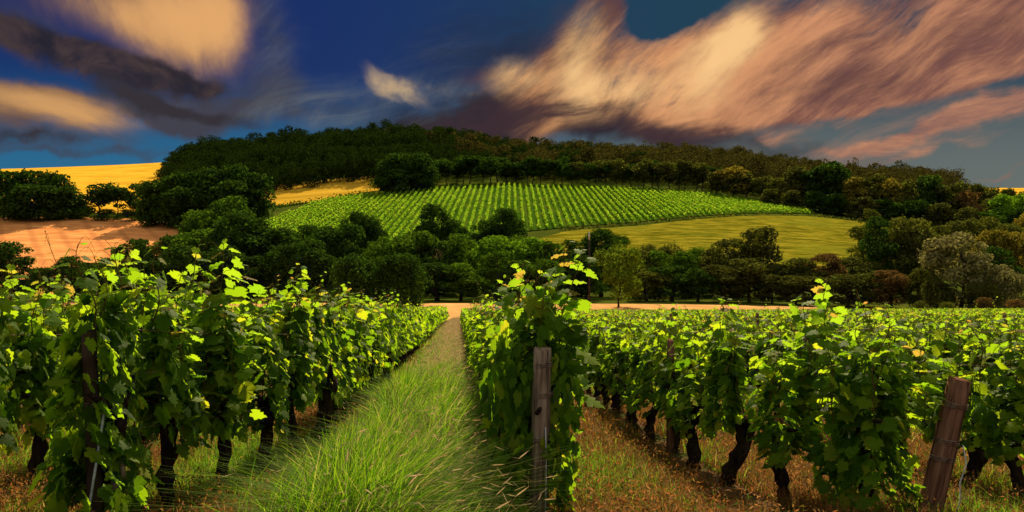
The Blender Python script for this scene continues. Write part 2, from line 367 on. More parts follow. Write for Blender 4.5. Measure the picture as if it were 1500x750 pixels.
M['darkwood'] = solid('dark_pole_wood', [(.4, (.03, .02, .015)), (.6, (.06, .04, .03))], 3)
M['paleend'] = solid('pale_pole_end', [(.4, (.4, .38, .34)), (.6, (.55, .52, .47))], 3)
M['soil'] = solid('vineyard_soil', [(.3, (.045, .025, .015)), (.5, (.11, .062, .035)), (.7, (.2, .12, .06))], 9, 8, bump=1, bscale=18, bdist=.05,
                  second=(1.1, .5, .62, (.035, .06, .015)))
M['path'] = solid('path_turf', [(.3, (.012, .025, .005)), (.6, (.03, .045, .01)), (.8, (.09, .06, .02))], 5, 8, bump=1, bscale=14, bdist=.05)
M['stubble'] = solid('stubble_field', [(.3, (.36, .19, .07)), (.7, (.55, .31, .12))], .3, 8, bump=.6, bscale=2, stretch=(1, .3, 1))
M['gold'] = solid('ripe_wheat', [(.3, (.46, .24, .018)), (.5, (.60, .33, .025)), (.7, (.70, .42, .045))], .02, 8, stretch=(1, 3.5, 1, .2), second=(.09, .54, .64, (.36, .18, .015), (.5, 3, 1, .2)), bump=.5, bscale=.4, bdist=.5)
M['pink'] = solid('bare_pink_field', [(.32, (.42, .15, .05)), (.5, (.60, .24, .08)), (.7, (.74, .34, .12))], .09, 9, bump=.5, bscale=.6, bdist=.3, stretch=(1, 3, 1, .5),
                  wave=(.035, R(-28), (.34, .13, .05), .5, .8))
M['meadow'] = solid('mown_meadow', [(.34, (.065, .07, .004)), (.5, (.165, .15, .010)), (.64, (.28, .235, .02))], .3, 10, bump=1, bscale=.7, bdist=1.2, stretch=(.45, 1.2, 1, .06), second=(.03, .5, .66, (.15, .16, .012)))
M['strip'] = solid('ripening_strip', [(.3, (.30, .18, .015)), (.5, (.44, .26, .025)), (.7, (.52, .33, .04))], .05, 9, stretch=(.4, 2.2, 1), bump=.5, bscale=.6, bdist=.3)
M['hill'] = solid('hill_turf', [(.3, (.025, .045, .006)), (.6, (.06, .075, .010))], .05, 6, bump=.5, bscale=.5, bdist=.3)
M['hillvine_soil'] = solid('hill_vineyard_soil', [(.3, (.018, .05, .004)), (.5, (.035, .08, .006)), (.7, (.08, .10, .012))], .12, 8, stretch=(3, .4, 1, -YAW))
M['verge'] = solid('verge_grass', [(.3, (.06, .09, .01)), (.6, (.12, .14, .02))], .4, 7, bump=.7, bscale=3, bdist=.1)
M['grass'] = leaf_mat('grass_blade', [(0, (.02, .06, .004)), (.55, (.055, .12, .008)), (.9, (.10, .16, .015)), (1, (.30, .24, .09))],
                      [(0, (.05, .18, .005)), (.55, (.19, .40, .008)), (.9, (.34, .50, .02)), (1, (.6, .5, .14))], .5, .7, .04)
M['seed'] = leaf_mat('seed_head', [(0, (.26, .18, .08)), (1, (.55, .40, .22))], [(0, (.35, .22, .1)), (1, (.5, .36, .2))], .4, .7, .08)
M['dry'] = leaf_mat('dry_weed', [(0, (.03, .05, .008)), (.3, (.08, .045, .015)), (.65, (.17, .06, .018)), (1, (.32, .16, .06))],
                    [(0, (.06, .14, .01)), (.3, (.16, .09, .02)), (.65, (.30, .10, .02)), (1, (.5, .26, .08))], .42, .7, .05)
def tree_mat(name, d, l, td, tl, **k):
    return leaf_mat(name, [(0, d), (.75, l), (1, tuple(min(1, x * 1.5) for x in l))], [(0, td), (1, tl)], k.get('trans', .35), .9, 0, objrand=.25)
M['t_dark'] = tree_mat('dark_foliage', (.008, .020, .004), (.035, .065, .010), (.02, .055, .005), (.08, .17, .01))
M['t_green'] = tree_mat('green_foliage', (.013, .034, .004), (.062, .115, .010), (.04, .10, .006), (.16, .30, .010))
M['t_lime'] = tree_mat('lime_foliage', (.035, .085, .006), (.11, .20, .012), (.12, .30, .008), (.28, .5, .015))
M['t_olive'] = tree_mat('olive_foliage', (.025, .034, .006), (.10, .11, .02), (.06, .09, .01), (.24, .25, .02))
M['t_brown'] = tree_mat('brown_foliage', (.02, .018, .007), (.075, .080, .016), (.05, .065, .01), (.19, .22, .02))
M['t_silver'] = tree_mat('silvery_foliage', (.07, .07, .02), (.24, .21, .09), (.14, .15, .03), (.40, .36, .10))
M['t_gold'] = tree_mat('golden_foliage', (.06, .06, .008), (.18, .15, .02), (.14, .14, .01), (.42, .32, .03))
M['t_lone'] = tree_mat('fresh_olive_foliage', (.025, .042, .006), (.10, .14, .012), (.06, .12, .008), (.24, .34, .015))
M['t_rust'] = tree_mat('rusty_foliage', (.05, .035, .012), (.14, .085, .03), (.1, .07, .015), (.26, .14, .03))

# ------------------------------------------------------------------ terrain
D_ = [0, 115, 150, 200, 250, 300, 330, 380, 430, 500, 600, 700, 850, 1200]
def row_(*ys): return [EYE * 0 + (375 - y) / FX * d for y, d in zip(ys, D_[2:])]
TAB = {
 -900: row_(445, 425, 392, 348, 328, 310, 296, 282, 262, 252, 258, 290),
 0:    row_(445, 425, 390, 345, 320, 305, 293, 279, 258, 248, 256, 290),
 130:  row_(445, 428, 392, 347, 320, 306, 294, 278, 257, 243, 252, 290),
 250:  row_(445, 430, 395, 350, 327, 309, 297, 280, 255, 238, 248, 290),
 400:  row_(445, 430, 385, 345, 330, 310, 297, 272, 238, 222, 235, 280),
 550:  row_(445, 430, 385, 345, 325, 299, 280, 258, 226, 208, 225, 270),
 690:  row_(445, 430, 383, 341, 319, 293, 274, 256, 229, 213, 228, 272),
 750:  row_(445, 430, 382, 340, 318, 292, 273, 258, 246, 240, 250, 282),
 950:  row_(445, 428, 377, 336, 318, 296, 280, 263, 247, 238, 248, 282),
 1100: row_(447, 426, 380, 338, 320, 302, 290, 275, 257, 250, 258, 285),
 1250: row_(452, 426, 386, 352, 334, 320, 307, 293, 280, 272, 274, 292),
 1500: row_(456, 430, 400, 376, 362, 345, 330, 312, 290, 278, 276, 292),
 2400: row_(456, 430, 400, 376, 362, 345, 330, 312, 290, 278, 276, 292)}
PXS = np.arange(-900, 2401, 25.0); DS = np.arange(115, 1201, 5.0)
_k = sorted(TAB); _zz = np.array([[-7.95] + TAB[k] for k in _k])
_t = np.array([np.interp(DS, D_[1:], z) for z in _zz])
ZT = np.array([np.interp(PXS, _k, _t[:, j]) for j in range(len(DS))]).T
def blur(A, axis, w):
    k = np.exp(-.5 * (np.arange(-3 * w, 3 * w + 1) / w) ** 2); k /= k.sum(); p = 3 * w
    B = np.moveaxis(A, axis, 0); B = np.concatenate([np.repeat(B[:1], p, 0), B, np.repeat(B[-1:], p, 0)])
    out = sum(k[i] * B[i:i + len(A if axis == 0 else A.T)] for i in range(2 * p + 1))
    return np.moveaxis(out, 0, axis)
ZT = blur(blur(ZT, 0, 2), 1, 2)
def height(x, y):
    x = np.asarray(x, float); y = np.asarray(y, float)
    xc = x * CY - y * SY; yc = x * SY + y * CY
    near = -1.57 - .0577 * y + .32 * np.exp(-(np.maximum(y - 3, 0) / 2.6) ** 2) + .012 * np.sin(x * 1.3 + 1) * np.sin(y * .9) + .03 * np.sin(x * .21 + 2) * np.sin(y * .13)
    near = np.where(y < 0, -1.25 - .02 * y, near)
    d = np.clip(yc, 116, 1199); px = np.clip(750 + FX * xc / np.maximum(yc, 30), -899, 2399)
    a = (px + 900) / 25; b = (d - 115) / 5; i = a.astype(int); j = b.astype(int); a -= i; b -= j
    far = (ZT[i, j] * (1 - a) * (1 - b) + ZT[i + 1, j] * a * (1 - b) + ZT[i, j + 1] * (1 - a) * b + ZT[i + 1, j + 1] * a * b)
    w = np.clip((yc - 98) / 24, 0, 1); w = w * w * (3 - 2 * w)
    return (near * (1 - w) + far * w) + EYE
def P(px, d, off=0):
    """ground point seen at column px at depth d"""
    xc = (px - 750) / FX * d; x = xc * CY + d * SY; y = -xc * SY + d * CY
    return np.array([x, y, float(height(x, y)) + off])
def depth_at(px, y, lo=160, hi=900):
    """depth where the ground is first seen at image row y of column px"""
    ds = np.arange(lo, hi, 2.0); xc = (px - 750) / FX * ds
    z = height(xc * CY + ds * SY, -xc * SY + ds * CY) - EYE
    yy = 375 - z / ds * FX
    k = np.argmax(yy <= y)
    return ds[k] if (yy <= y).any() else ds[np.argmin(yy)]
def px_of(x, y):
    xc = x * CY - y * SY; yc = x * SY + y * CY
    return 750 + FX * xc / yc, yc
# one ground sheet, fine in front of the camera
ang = np.concatenate([np.arange(-180, -42, 6), np.arange(-42, 42, .5), np.arange(42, 180, 6)]) * math.pi / 180
rad = np.concatenate([np.arange(.5, 30, .6), np.arange(30, 120, 2), np.arange(120, 800, 4), np.geomspace(800, 9000, 24)])
A_, R_ = np.meshgrid(ang + YAW, rad)
gx = R_ * np.sin(A_); gy = R_ * np.cos(A_); gz = height(gx, gy)
V = np.stack([gx, gy, gz], -1).reshape(-1, 3); na = len(ang); nr = len(rad)
i = np.arange(nr - 1)[:, None] * na; j = np.arange(na)[None]; k = (j + 1) % na
F = np.stack([i + j, i + na + j, i + na + k, i + k], -1).reshape(-1, 4)
V = np.vstack([V, [[0, 0, float(height(0, 0))]]]); cap = np.stack([np.full(na, len(V) - 1), j[0], k[0]], -1)
gd = np.hypot((V[F].mean(1))[:, 0], V[F].mean(1)[:, 1])
link('ground', mesh_np('ground', V, [F, cap], [M['soil'], M['hill']], np.concatenate([(gd > 116).astype(int), np.zeros(na, int)]), True), kind='structure')
def sheet(name, poly, mat, step, off, world=False):
    """field sheet draped over the terrain; poly in (column, depth) or world xy"""
    pts = []
    for a, b in zip(poly, poly[1:] + poly[:1]):
        if not world: a, b = P(*a)[:2], P(*b)[:2]
        a, b = np.array(a, float), np.array(b, float); n = max(1, int(np.linalg.norm(b - a) / step))
        pts += [a + (b - a) * q / n for q in range(n)]
    B = [Vector(p) for p in pts]; nb = len(B); arr = np.array(pts)
    lo, hi = arr.min(0), arr.max(0)
    gx, gy = np.meshgrid(np.arange(lo[0], hi[0], step), np.arange(lo[1], hi[1], step)); q = np.stack([gx.ravel(), gy.ravel()], 1)
    ins = inside(q, arr); q = q[ins]
    e = [(m, (m + 1) % nb) for m in range(nb)]
    vv, _, ff, *_ = delaunay_2d_cdt(B + [Vector(p) for p in q], e, [], 1, .01)
    vv = np.array([(v.x, v.y) for v in vv]); z = height(vv[:, 0], vv[:, 1]) + off
    tri = np.array([f for f in ff if len(f) == 3])
    return link(name, mesh_np(name, np.column_stack([vv, z]), tri, [mat], None, True), kind='structure')
def inside(q, poly):
    x, y = q[:, 0], q[:, 1]; c = np.zeros(len(q), bool); n = len(poly)
    for i in range(n):
        (x1, y1), (x2, y2) = poly[i], poly[(i + 1) % n]
        if y1 == y2: continue
        c ^= ((y1 > y) != (y2 > y)) & (x < (x2 - x1) * (y - y1) / (y2 - y1) + x1)
    return c
def pd(px, y, **k): return (px, depth_at(px, y, **k))
sheet('grass_path', [(-1.0, 1), (.1, 1), (.1, 103), (-1.0, 103)], M['path'], .8, .004, True)
sheet('stubble_field', [P(-300, 107)[:2], P(250, 107)[:2], P(700, 105)[:2], P(1000, 106)[:2], P(1240, 108)[:2], P(1240, 146)[:2], P(700, 151)[:2], P(0, 156)[:2], P(-300, 156)[:2]], M['stubble'], 3, .05, True)
sheet('grass_verge', [P(1250, 106)[:2], P(1700, 104)[:2], P(1700, 130)[:2], P(1250, 140)[:2]], M['verge'], 3, .05, True)
sheet('bare_field', [pd(-250, 410), pd(60, 412), pd(240, 380), pd(300, 345), pd(300, 329), pd(200, 322), pd(0, 320), pd(-250, 322)], M['pink'], 4, .3)
sheet('wheat_field', [(-100, 400), (40, 398), (150, 352), (250, 385), (255, 490), (245, 560), (262, 640), (265, 715), (60, 712), (-100, 715)], M['gold'], 5, .3)
sheet('wheat_strip', [pd(380, 304), pd(470, 295), pd(520, 285), pd(570, 278), (575, 505), (380, 500)], M['strip'], 4, .3)
sheet('far_wheat_field', [(1400, 560), (1700, 560), (1700, 880), (1395, 880)], M['gold'], 8, .4)
HV = [pd(366, 352), pd(366, 334), pd(470, 295), pd(600, 280), pd(750, 272), pd(900, 275), pd(1050, 288), pd(1197, 310), pd(1190, 314), pd(1060, 315), pd(930, 327), pd(830, 334), pd(700, 348), pd(550, 362), pd(450, 366)]
sheet('hill_vineyard_ground', HV, M['hillvine_soil'], 4, .3)
sheet('meadow', [pd(790, 352), pd(830, 341), pd(930, 333), pd(1060, 320), pd(1195, 319), pd(1262, 326), pd(1300, 345), pd(1300, 385), pd(1180, 400), pd(1000, 400), pd(800, 385)], M['meadow'], 4, .34)

# ------------------------------------------------------------------ trees
def crown_geo(seed, H=16, W=6, base=.18, nl=26, n=3600, leaf=.42, shape='round', lobe=.36, tv=QUAD_V, tf=QUAD_F):
    rng = np.random.default_rng(seed)
    u = rng.random(nl); zc = base + (1 - base) * (.06 + .84 * u)
    t = (zc - base) / (1 - base)
    prof = {'round': lambda t: np.sqrt(np.clip(1 - (2 * t - .95) ** 2 * .95, .02, 1)),
            'dome': lambda t: np.sqrt(np.clip(1 - t ** 2.2, .02, 1)) * (.82 + .18 * np.minimum(1, t * 5)),
            'cone': lambda t: np.clip(1.02 - t * .95, .08, 1) ** .8,
            'column': lambda t: .55 + .45 * np.sin(np.pi * np.clip(t, 0, 1)),
            'open': lambda t: .45 + .6 * np.sin(np.pi * np.clip(t * .85 + .1, 0, 1))}[shape]
    r = prof(t) * W * (.35 + .45 * rng.random(nl) ** .6); a = rng.random(nl) * 2 * np.pi
    C = np.stack([r * np.cos(a), r * np.sin(a), zc * H], 1)
    C = np.vstack([C, [[0, 0, H * (base + .5 * (1 - base))], [0, 0, H * .86]]])
    RL = np.concatenate([W * lobe * rng.uniform(.38, 1.3, nl), [W * .55, W * .34]])
    C[:, 2] = np.minimum(C[:, 2], H - RL * .7)
    w = RL ** 2; w /= w.sum(); which = rng.choice(len(C), n, p=w)
    dirs = unit(rng.normal(size=(n, 3)) + np.array([0, 0, .35]))
    bump = 1 + .24 * np.sin(dirs[:, 0] * 7 + which * 3) * np.sin(dirs[:, 1] * 6 + which) + .1 * rng.normal(size=n)
    rad_ = rng.random(n) ** .33 * .35 + .68
    pos = C[which] + dirs * (RL[which] * rad_ * bump)[:, None] * np.array([1, 1, .85])
    pos[:, 2] = np.maximum(pos[:, 2], H * base * .5 + rng.random(n) * .4)
    nrm = unit(dirs + rng.normal(size=(n, 3)) * .34); tip = rng.normal(size=(n, 3)) + np.array([0, 0, -.4])
    return scatter(tv, tf, pos, nrm, tip, leaf * rng.uniform(.6, 1.35, n)), C, RL
def trunk_geo(seed, H, C, base, r0, limbs=9):
    rng = np.random.default_rng(seed + 99); g = Geo()
    n = 9; z = np.linspace(-.6, H * .8, n); P_ = np.stack([np.cumsum(rng.normal(size=n)) * .012 * H, np.cumsum(rng.normal(size=n)) * .012 * H, z], 1); P_[:2, :2] = 0
    g.add(*tube(P_, np.linspace(r0, r0 * .2, n) * np.array([1.35] + [1] * (n - 1)), 7))
    for c in C[rng.permutation(len(C))[:limbs]]:
        z0 = min(c[2] * rng.uniform(.45, .75), H * .7); s = np.array([np.interp(z0, z, P_[:, 0]), np.interp(z0, z, P_[:, 1]), z0])
        m = (s + c) / 2 + np.array([0, 0, -.04 * H * rng.random()]); g.add(*tube([s, m, c], [r0 * .45, r0 * .28, r0 * .1], 5))
    return g
TREE = {}
def tree_kind(key, H, W, n, leaf, shape='round', base=.18, nl=26, lobe=.36, r0=None, variants=2, seed=0):
    for v in range(variants):
        (V_, F_), C, RL = crown_geo(seed + v * 17 + 5, H, W, base, nl, n, leaf, shape, lobe)
        cm = Geo().add(V_, F_).mesh(key + '_crown', [M['t_dark']])
        tm = trunk_geo(seed + v, H, C, base, r0 or H * .022).mesh(key + '_trunk', [M['bark']], True)
        TREE[(key, v)] = (cm, tm, H, W, V_[:, 2].max())
tree_kind('round', 16, 5.5, 8000, .46, 'round', .05, 34, .30, variants=5, seed=1)
tree_kind('dome', 10, 5.6, 8500, .40, 'dome', .03, 36, .34, variants=3, seed=40)
tree_kind('tall', 17, 4.2, 6500, .42, 'column', .04, 30, .34, variants=2, seed=80)
tree_kind('open', 11, 4.6, 5200, .34, 'open', .16, 24, .30, .2, variants=2, seed=120)
tree_kind('bush', 5, 3.6, 2800, .30, 'dome', .0, 22, .36, .08, variants=3, seed=160)
tree_kind('far', 17, 6.2, 2800, .85, 'round', .2, 24, .36, variants=4, seed=200)
tree_kind('farleggy', 17, 4.6, 1700, .85, 'column', .34, 16, .42, .28, variants=3, seed=240)
tree_kind('fardome', 16, 7.5, 3800, .85, 'dome', .04, 30, .34, variants=2, seed=280)
tree_cnt = {}
def tree(kind, px, top, d, halfw, mat, label, group, name='tree', cat='tree', seed=None, base_off=0.0):
    """a tree at column px, depth d, its top seen at image row top, crown half width halfw pixels"""
    k = tree_cnt.get(kind, 0); tree_cnt[kind] = k + 1
    nv = max(v for (a, v) in TREE if a == kind) + 1
    cm, tm, H, W, ztop = TREE[(kind, k % nv)]
    p = P(px, d, base_off); want = (375 - top) / FX * d + EYE - p[2]
    sz = max(want, 2) / ztop; sxy = halfw / FX * d / (W * .88)
    rr = random.Random(k * 7 + int(px))
    e = empty(name, p, rr.uniform(0, 6.28), label, cat, group); e.scale = (sxy, sxy, sz)
    t = link('trunk', tm, e); c = link('crown', cm, e)
    if cm.materials[0] is not M[mat]:
        c.material_slots[0].link = 'OBJECT'; c.material_slots[0].material = M[mat]
    return e
ONES = ['', 'first', 'second', 'third', 'fourth', 'fifth', 'sixth', 'seventh', 'eighth', 'ninth', 'tenth', 'eleventh', 'twelfth', 'thirteenth', 'fourteenth', 'fifteenth', 'sixteenth', 'seventeenth', 'eighteenth', 'nineteenth']
TENS = {2: 'twenty', 3: 'thirty', 4: 'forty', 5: 'fifty', 6: 'sixty', 7: 'seventy', 8: 'eighty', 9: 'ninety'}
def ordn(n):
    if n < 20: return ONES[n]
    if n >= 100: return 'hundred and ' + ordn(n - 100) if n > 100 else 'hundredth'
    return TENS[n // 10][:-1] + 'ieth' if n % 10 == 0 else TENS[n // 10] + '-' + ONES[n % 10]
TONE = {'t_dark': 'dark green', 't_green': 'mid green', 't_lime': 'bright lime green', 't_olive': 'olive green', 't_brown': 'brownish', 't_silver': 'silvery olive', 't_gold': 'golden green', 't_rust': 'rusty orange'}
def treeline(items, where, group, kind, name='tree', cat='tree'):
    """items (px, top, d, halfw, mat[, kind]) sorted from the left; one thing each"""
    items = sorted(items, key=lambda q: q[0]); rj = random.Random(len(items))
    if kind == 'dome' and 'valley' in where:
        items = [(q[0] + rj.uniform(-8, 8), q[1] + (rj.uniform(-4, 9) if 915 < q[0] < 1265 else rj.uniform(-30, 0)), q[2], q[3] * rj.uniform(1.0, 1.25), q[4], rj.choice(['round', 'round', 'tall', 'round'])) for q in items]; items.sort(key=lambda q: q[0])
    cnt = {}
    for q in items:
        m = q[4]; cnt[m] = cnt.get(m, 0) + 1
        lab = '%s %s, %s such from the left %s' % (TONE[m], cat, ordn(cnt[m]), where)
        tree(q[5] if len(q) > 5 else kind, q[0], q[1], q[2], q[3], m, lab, group, name, cat)
rng = random.Random(5)
# --- left hedge line between the bare field and the wheat
tl = [(-30, 246, 335, 34, 't_dark'), (12, 247, 335, 32, 't_dark'), (48, 246, 338, 34, 't_dark'), (84, 250, 336, 28, 't_dark'), (30, 268, 326, 30, 't_dark'), (72, 270, 326, 30, 't_dark'), (104, 272, 332, 26, 't_dark'),
      (146, 265, 334, 20, 't_dark', 'farleggy'), (172, 270, 333, 17, 't_dark', 'farleggy'), (202, 268, 334, 18, 't_dark', 'farleggy'),
      (124, 298, 332, 16, 't_green', 'bush'), (160, 305, 331, 22, 't_dark', 'bush'), (190, 306, 331, 20, 't_dark', 'bush'), (85, 300, 330, 20, 't_green', 'bush')]
treeline(tl, 'between the bare field and the wheat', 'trees between the bare field and the wheat', 'fardome')
tl = [(228, 262, 322, 26, 't_dark'), (252, 252, 326, 26, 't_dark'), (282, 248, 328, 30, 't_dark'), (318, 243, 330, 32, 't_dark'), (345, 238, 332, 28, 't_dark'), (372, 250, 334, 26, 't_dark'),
      (300, 262, 322, 34, 't_dark'), (262, 272, 318, 30, 't_dark'), (340, 262, 324, 34, 't_dark'), (372, 275, 328, 20, 't_dark'), (222, 285, 320, 20, 't_dark')]
treeline(tl, 'in the clump above the bare field', 'clump of trees above the bare field', 'fardome')
# --- trees along the top of the hillside vineyard
tl = [(565, 232, 425, 20, 't_dark'), (588, 222, 428, 26, 't_dark'), (612, 222, 430, 26, 't_dark'), (578, 246, 420, 26, 't_dark'), (622, 242, 424, 20, 't_dark')]
treeline(tl, 'in the round clump above the hillside vineyard', 'round clump above the hillside vineyard', 'fardome')
tl = []
for x in range(640, 1055, 13):
    tl.append((x + rng.uniform(-4, 4), 229 + (x - 640) * .022 + rng.uniform(-5, 5), rng.uniform(444, 458), rng.uniform(11, 16), 't_dark' if x < 840 else rng.choice(['t_brown', 't_dark', 't_brown']), 'farleggy'))
treeline(tl, 'in the row along the vineyard top', 'row of trees along the top of the hillside vineyard', 'farleggy')
tl = [(1050, 252, 425, 16, 't_brown', 'far'), (1074, 243, 424, 24, 't_gold', 'far'), (1092, 250, 422, 20, 't_brown', 'far'), (1118, 256, 415, 16, 't_brown'), (1140, 258, 410, 18, 't_brown'), (1166, 243, 410, 20, 't_brown', 'far'), (1190, 246, 405, 18, 't_dark', 'far'),
      (1214, 236, 402, 26, 't_dark', 'far'), (1232, 244, 400, 20, 't_dark', 'far'), (1255, 258, 392, 20, 't_gold', 'far'), (1280, 255, 392, 24, 't_brown', 'far'), (1305, 260, 388, 20, 't_gold', 'far'), (1330, 262, 386, 22, 't_brown', 'far'),
      (1362, 255, 384, 24, 't_dark', 'far'), (1392, 268, 380, 22, 't_brown', 'far'), (1418, 278, 374, 20, 't_rust', 'far'), (1446, 290, 372, 18, 't_brown', 'far'), (1475, 284, 360, 24, 't_lime', 'far'), (1500, 282, 362, 20, 't_lime', 'far'), (1528, 280, 362, 24, 't_olive', 'far'),
      (1130, 275, 398, 16, 't_brown', 'fardome'), (1160, 278, 394, 18, 't_brown', 'fardome'), (1195, 278, 390, 20, 't_dark', 'fardome'), (1225, 283, 384, 22, 't_dark', 'fardome'), (1262, 287, 378, 22, 't_brown', 'fardome'), (1300, 290, 374, 24, 't_dark', 'fardome'),
      (1340, 292, 370, 24, 't_dark', 'fardome'), (1380, 296, 364, 22, 't_brown', 'fardome'), (1415, 302, 356, 20, 't_brown', 'fardome'), (1450, 308, 350, 22, 't_dark', 'fardome'), (1495, 302, 345, 20, 't_dark', 'fardome')]
tl += [(1428, 268, 455, 15, 't_brown', 'far'), (1450, 273, 450, 14, 't_olive', 'far'), (1474, 275, 452, 15, 't_brown', 'far'), (1498, 279, 446, 14, 't_olive', 'far'), (1524, 280, 446, 15, 't_brown', 'far'), (1408, 264, 470, 15, 't_brown', 'far'), (1545, 284, 440, 15, 't_brown', 'far'), (1462, 284, 425, 14, 't_brown', 'far'), (1512, 290, 415, 14, 't_olive', 'far')]
treeline(tl, 'in the wood right of the meadow', 'trees of the wood above and right of the meadow', 'farleggy')
# --- the belt of trees in the valley: back, middle, front
W1 = 'in the back of the valley belt'; W2 = 'in the middle of the valley belt'; W3 = 'along the front of the valley belt'
back = [(250, 345, 215, 28, 't_olive', 'round'), (212, 366, 205, 22, 't_olive', 'dome'), (162, 376, 200, 22, 't_dark', 'dome'), (300, 305, 215, 38, 't_green', 'round'), (333, 286, 210, 40, 't_green', 'round'), (378, 345, 215, 34, 't_dark', 'dome'),
        (410, 336, 220, 26, 't_green', 'round'), (448, 326, 225, 30, 't_dark', 'round'), (482, 330, 222, 24, 't_dark', 'round'), (522, 308, 228, 30, 't_dark', 'round'), (548, 318, 226, 24, 't_dark', 'round'), (560, 345, 215, 26, 't_green', 'dome'),
        (600, 338, 222, 30, 't_olive', 'dome'), (640, 296, 230, 24, 't_dark', 'tall'), (665, 318, 228, 26, 't_dark', 'round'), (622, 322, 226, 20, 't_dark', 'round'), (708, 320, 230, 26, 't_dark', 'round'), (735, 303, 230, 30, 't_dark', 'round'), (758, 318, 226, 18, 't_dark', 'round'),
        (655, 352, 212, 22, 't_silver', 'dome'), (688, 350, 210, 26, 't_green', 'dome'), (760, 340, 214, 30, 't_green', 'dome'), (790, 348, 210, 24, 't_lime', 'dome'), (838, 350, 212, 22, 't_dark', 'tall'), (880, 336, 214, 24, 't_dark', 'round'), (904, 342, 212, 20, 't_dark', 'round'),
        (945, 356, 206, 24, 't_olive', 'dome'), (985, 352, 206, 26, 't_olive', 'dome'), (1020, 360, 204, 22, 't_green', 'dome'), (1050, 362, 200, 26, 't_brown', 'dome'), (1272, 304, 236, 15, 't_olive', 'tall'), (1268, 330, 228, 24, 't_olive', 'tall'), (1310, 330, 226, 26, 't_olive', 'round'), (1338, 322, 232, 22, 't_olive', 'round'),
        (1366, 330, 238, 24, 't_brown', 'round'), (1395, 322, 250, 24, 't_olive', 'round'), (1425, 318, 262, 24, 't_brown', 'round'), (1452, 316, 262, 22, 't_olive', 'round'), (1482, 326, 250, 26, 't_olive', 'round'), (1512, 300, 262, 24, 't_gold', 'round')]
treeline(back, W1, 'trees at the back of the valley belt', 'round')
mid = [(140, 384, 185, 26, 't_dark', 'dome'), (190, 378, 182, 26, 't_dark', 'dome'), (232, 368, 186, 28, 't_olive', 'dome'), (270, 352, 188, 30, 't_dark', 'round'), (300, 340, 186, 36, 't_green', 'round'), (350, 322, 188, 40, 't_dark', 'round'), (395, 356, 188, 34, 't_dark', 'dome'),
       (432, 362, 186, 28, 't_dark', 'dome'), (470, 350, 190, 30, 't_dark', 'dome'), (508, 342, 188, 30, 't_dark', 'round'), (560, 362, 184, 30, 't_green', 'dome'), (600, 360, 184, 32, 't_green', 'dome'), (640, 360, 186, 32, 't_dark', 'dome'), (682, 366, 186, 30, 't_green', 'dome'),
       (724, 360, 182, 30, 't_lime', 'dome'), (764, 366, 180, 28, 't_lime', 'dome'), (800, 362, 182, 28, 't_green', 'dome'), (842, 370, 182, 26, 't_dark', 'dome'), (880, 360, 178, 26, 't_dark', 'dome'), (926, 366, 176, 26, 't_olive', 'dome'), (964, 362, 178, 28, 't_green', 'dome'), (1003, 366, 174, 24, 't_green', 'dome'),
       (1035, 372, 176, 24, 't_brown', 'dome'), (1068, 350, 176, 24, 't_brown', 'round'), (1108, 334, 178, 36, 't_brown', 'round'), (1150, 386, 172, 24, 't_brown', 'dome'), (1182, 376, 172, 26, 't_brown', 'dome'), (1212, 366, 174, 28, 't_rust', 'dome'), (1250, 378, 178, 28, 't_brown', 'dome'), (1280, 340, 184, 26, 't_dark', 'round'),
       (1312, 322, 190, 36, 't_olive', 'round'), (1350, 345, 186, 28, 't_brown', 'round'), (1455, 346, 184, 28, 't_gold', 'round'), (1490, 338, 184, 30, 't_gold', 'round'), (1530, 330, 186, 30, 't_gold', 'round'), (1460, 370, 170, 26, 't_dark', 'dome')]
treeline(mid, W2, 'trees in the middle of the valley belt', 'dome')
front = [(60, 412, 160, 22, 't_dark', 'dome'), (100, 402, 162, 24, 't_dark', 'dome'), (145, 400, 160, 28, 't_dark', 'dome'), (190, 396, 158, 28, 't_dark', 'dome'), (235, 388, 160, 30, 't_dark', 'dome'), (275, 380, 158, 30, 't_dark', 'dome'), (318, 372, 160, 32, 't_dark', 'dome'), (362, 376, 160, 32, 't_dark', 'dome'),
         (405, 380, 162, 30, 't_dark', 'dome'), (445, 376, 162, 30, 't_dark', 'dome'), (484, 382, 162, 26, 't_dark', 'dome'), (640, 388, 162, 30, 't_dark', 'dome'), (682, 386, 162, 30, 't_green', 'dome'), (722, 390, 160, 26, 't_green', 'dome'), (758, 384, 160, 28, 't_green', 'dome'),
         (792, 392, 160, 26, 't_green', 'dome'), (826, 396, 162, 24, 't_dark', 'dome'), (858, 392, 162, 24, 't_dark', 'dome'), (950, 390, 160, 28, 't_olive', 'dome'), (986, 386, 160, 28, 't_dark', 'dome'), (1022, 392, 158, 26, 't_dark', 'dome'), (1056, 384, 158, 28, 't_brown', 'dome'), (1092, 372, 158, 30, 't_brown', 'dome'),
         (1128, 396, 156, 24, 't_brown', 'dome'), (1164, 402, 154, 26, 't_brown', 'dome'), (1200, 396, 154, 26, 't_brown', 'dome'), (1236, 402, 152, 24, 't_brown', 'dome'), (1272, 400, 152, 26, 't_brown', 'dome'), (1308, 402, 150, 26, 't_rust', 'dome'), (1340, 410, 148, 20, 't_brown', 'dome')]
treeline(front, W3, 'bushy trees along the front of the valley belt', 'dome')
tree('round', 22, 352, 168, 32, 't_dark', 'lone dark round tree at the left edge below the bare field', None, 'round_tree')
tree('dome', 522, 366, 141, 38, 't_dark', 'left one of two dark round trees standing before the valley belt', 'pair of round trees in front of the belt', 'round_tree')
tree('dome', 583, 368, 140, 40, 't_dark', 'right one of two dark round trees standing before the valley belt', 'pair of round trees in front of the belt', 'round_tree')
tree('open', 906, 352, 138, 34, 't_lone', 'lone airy light green tree with a visible trunk before the dark belt', None, 'broadleaf_tree')
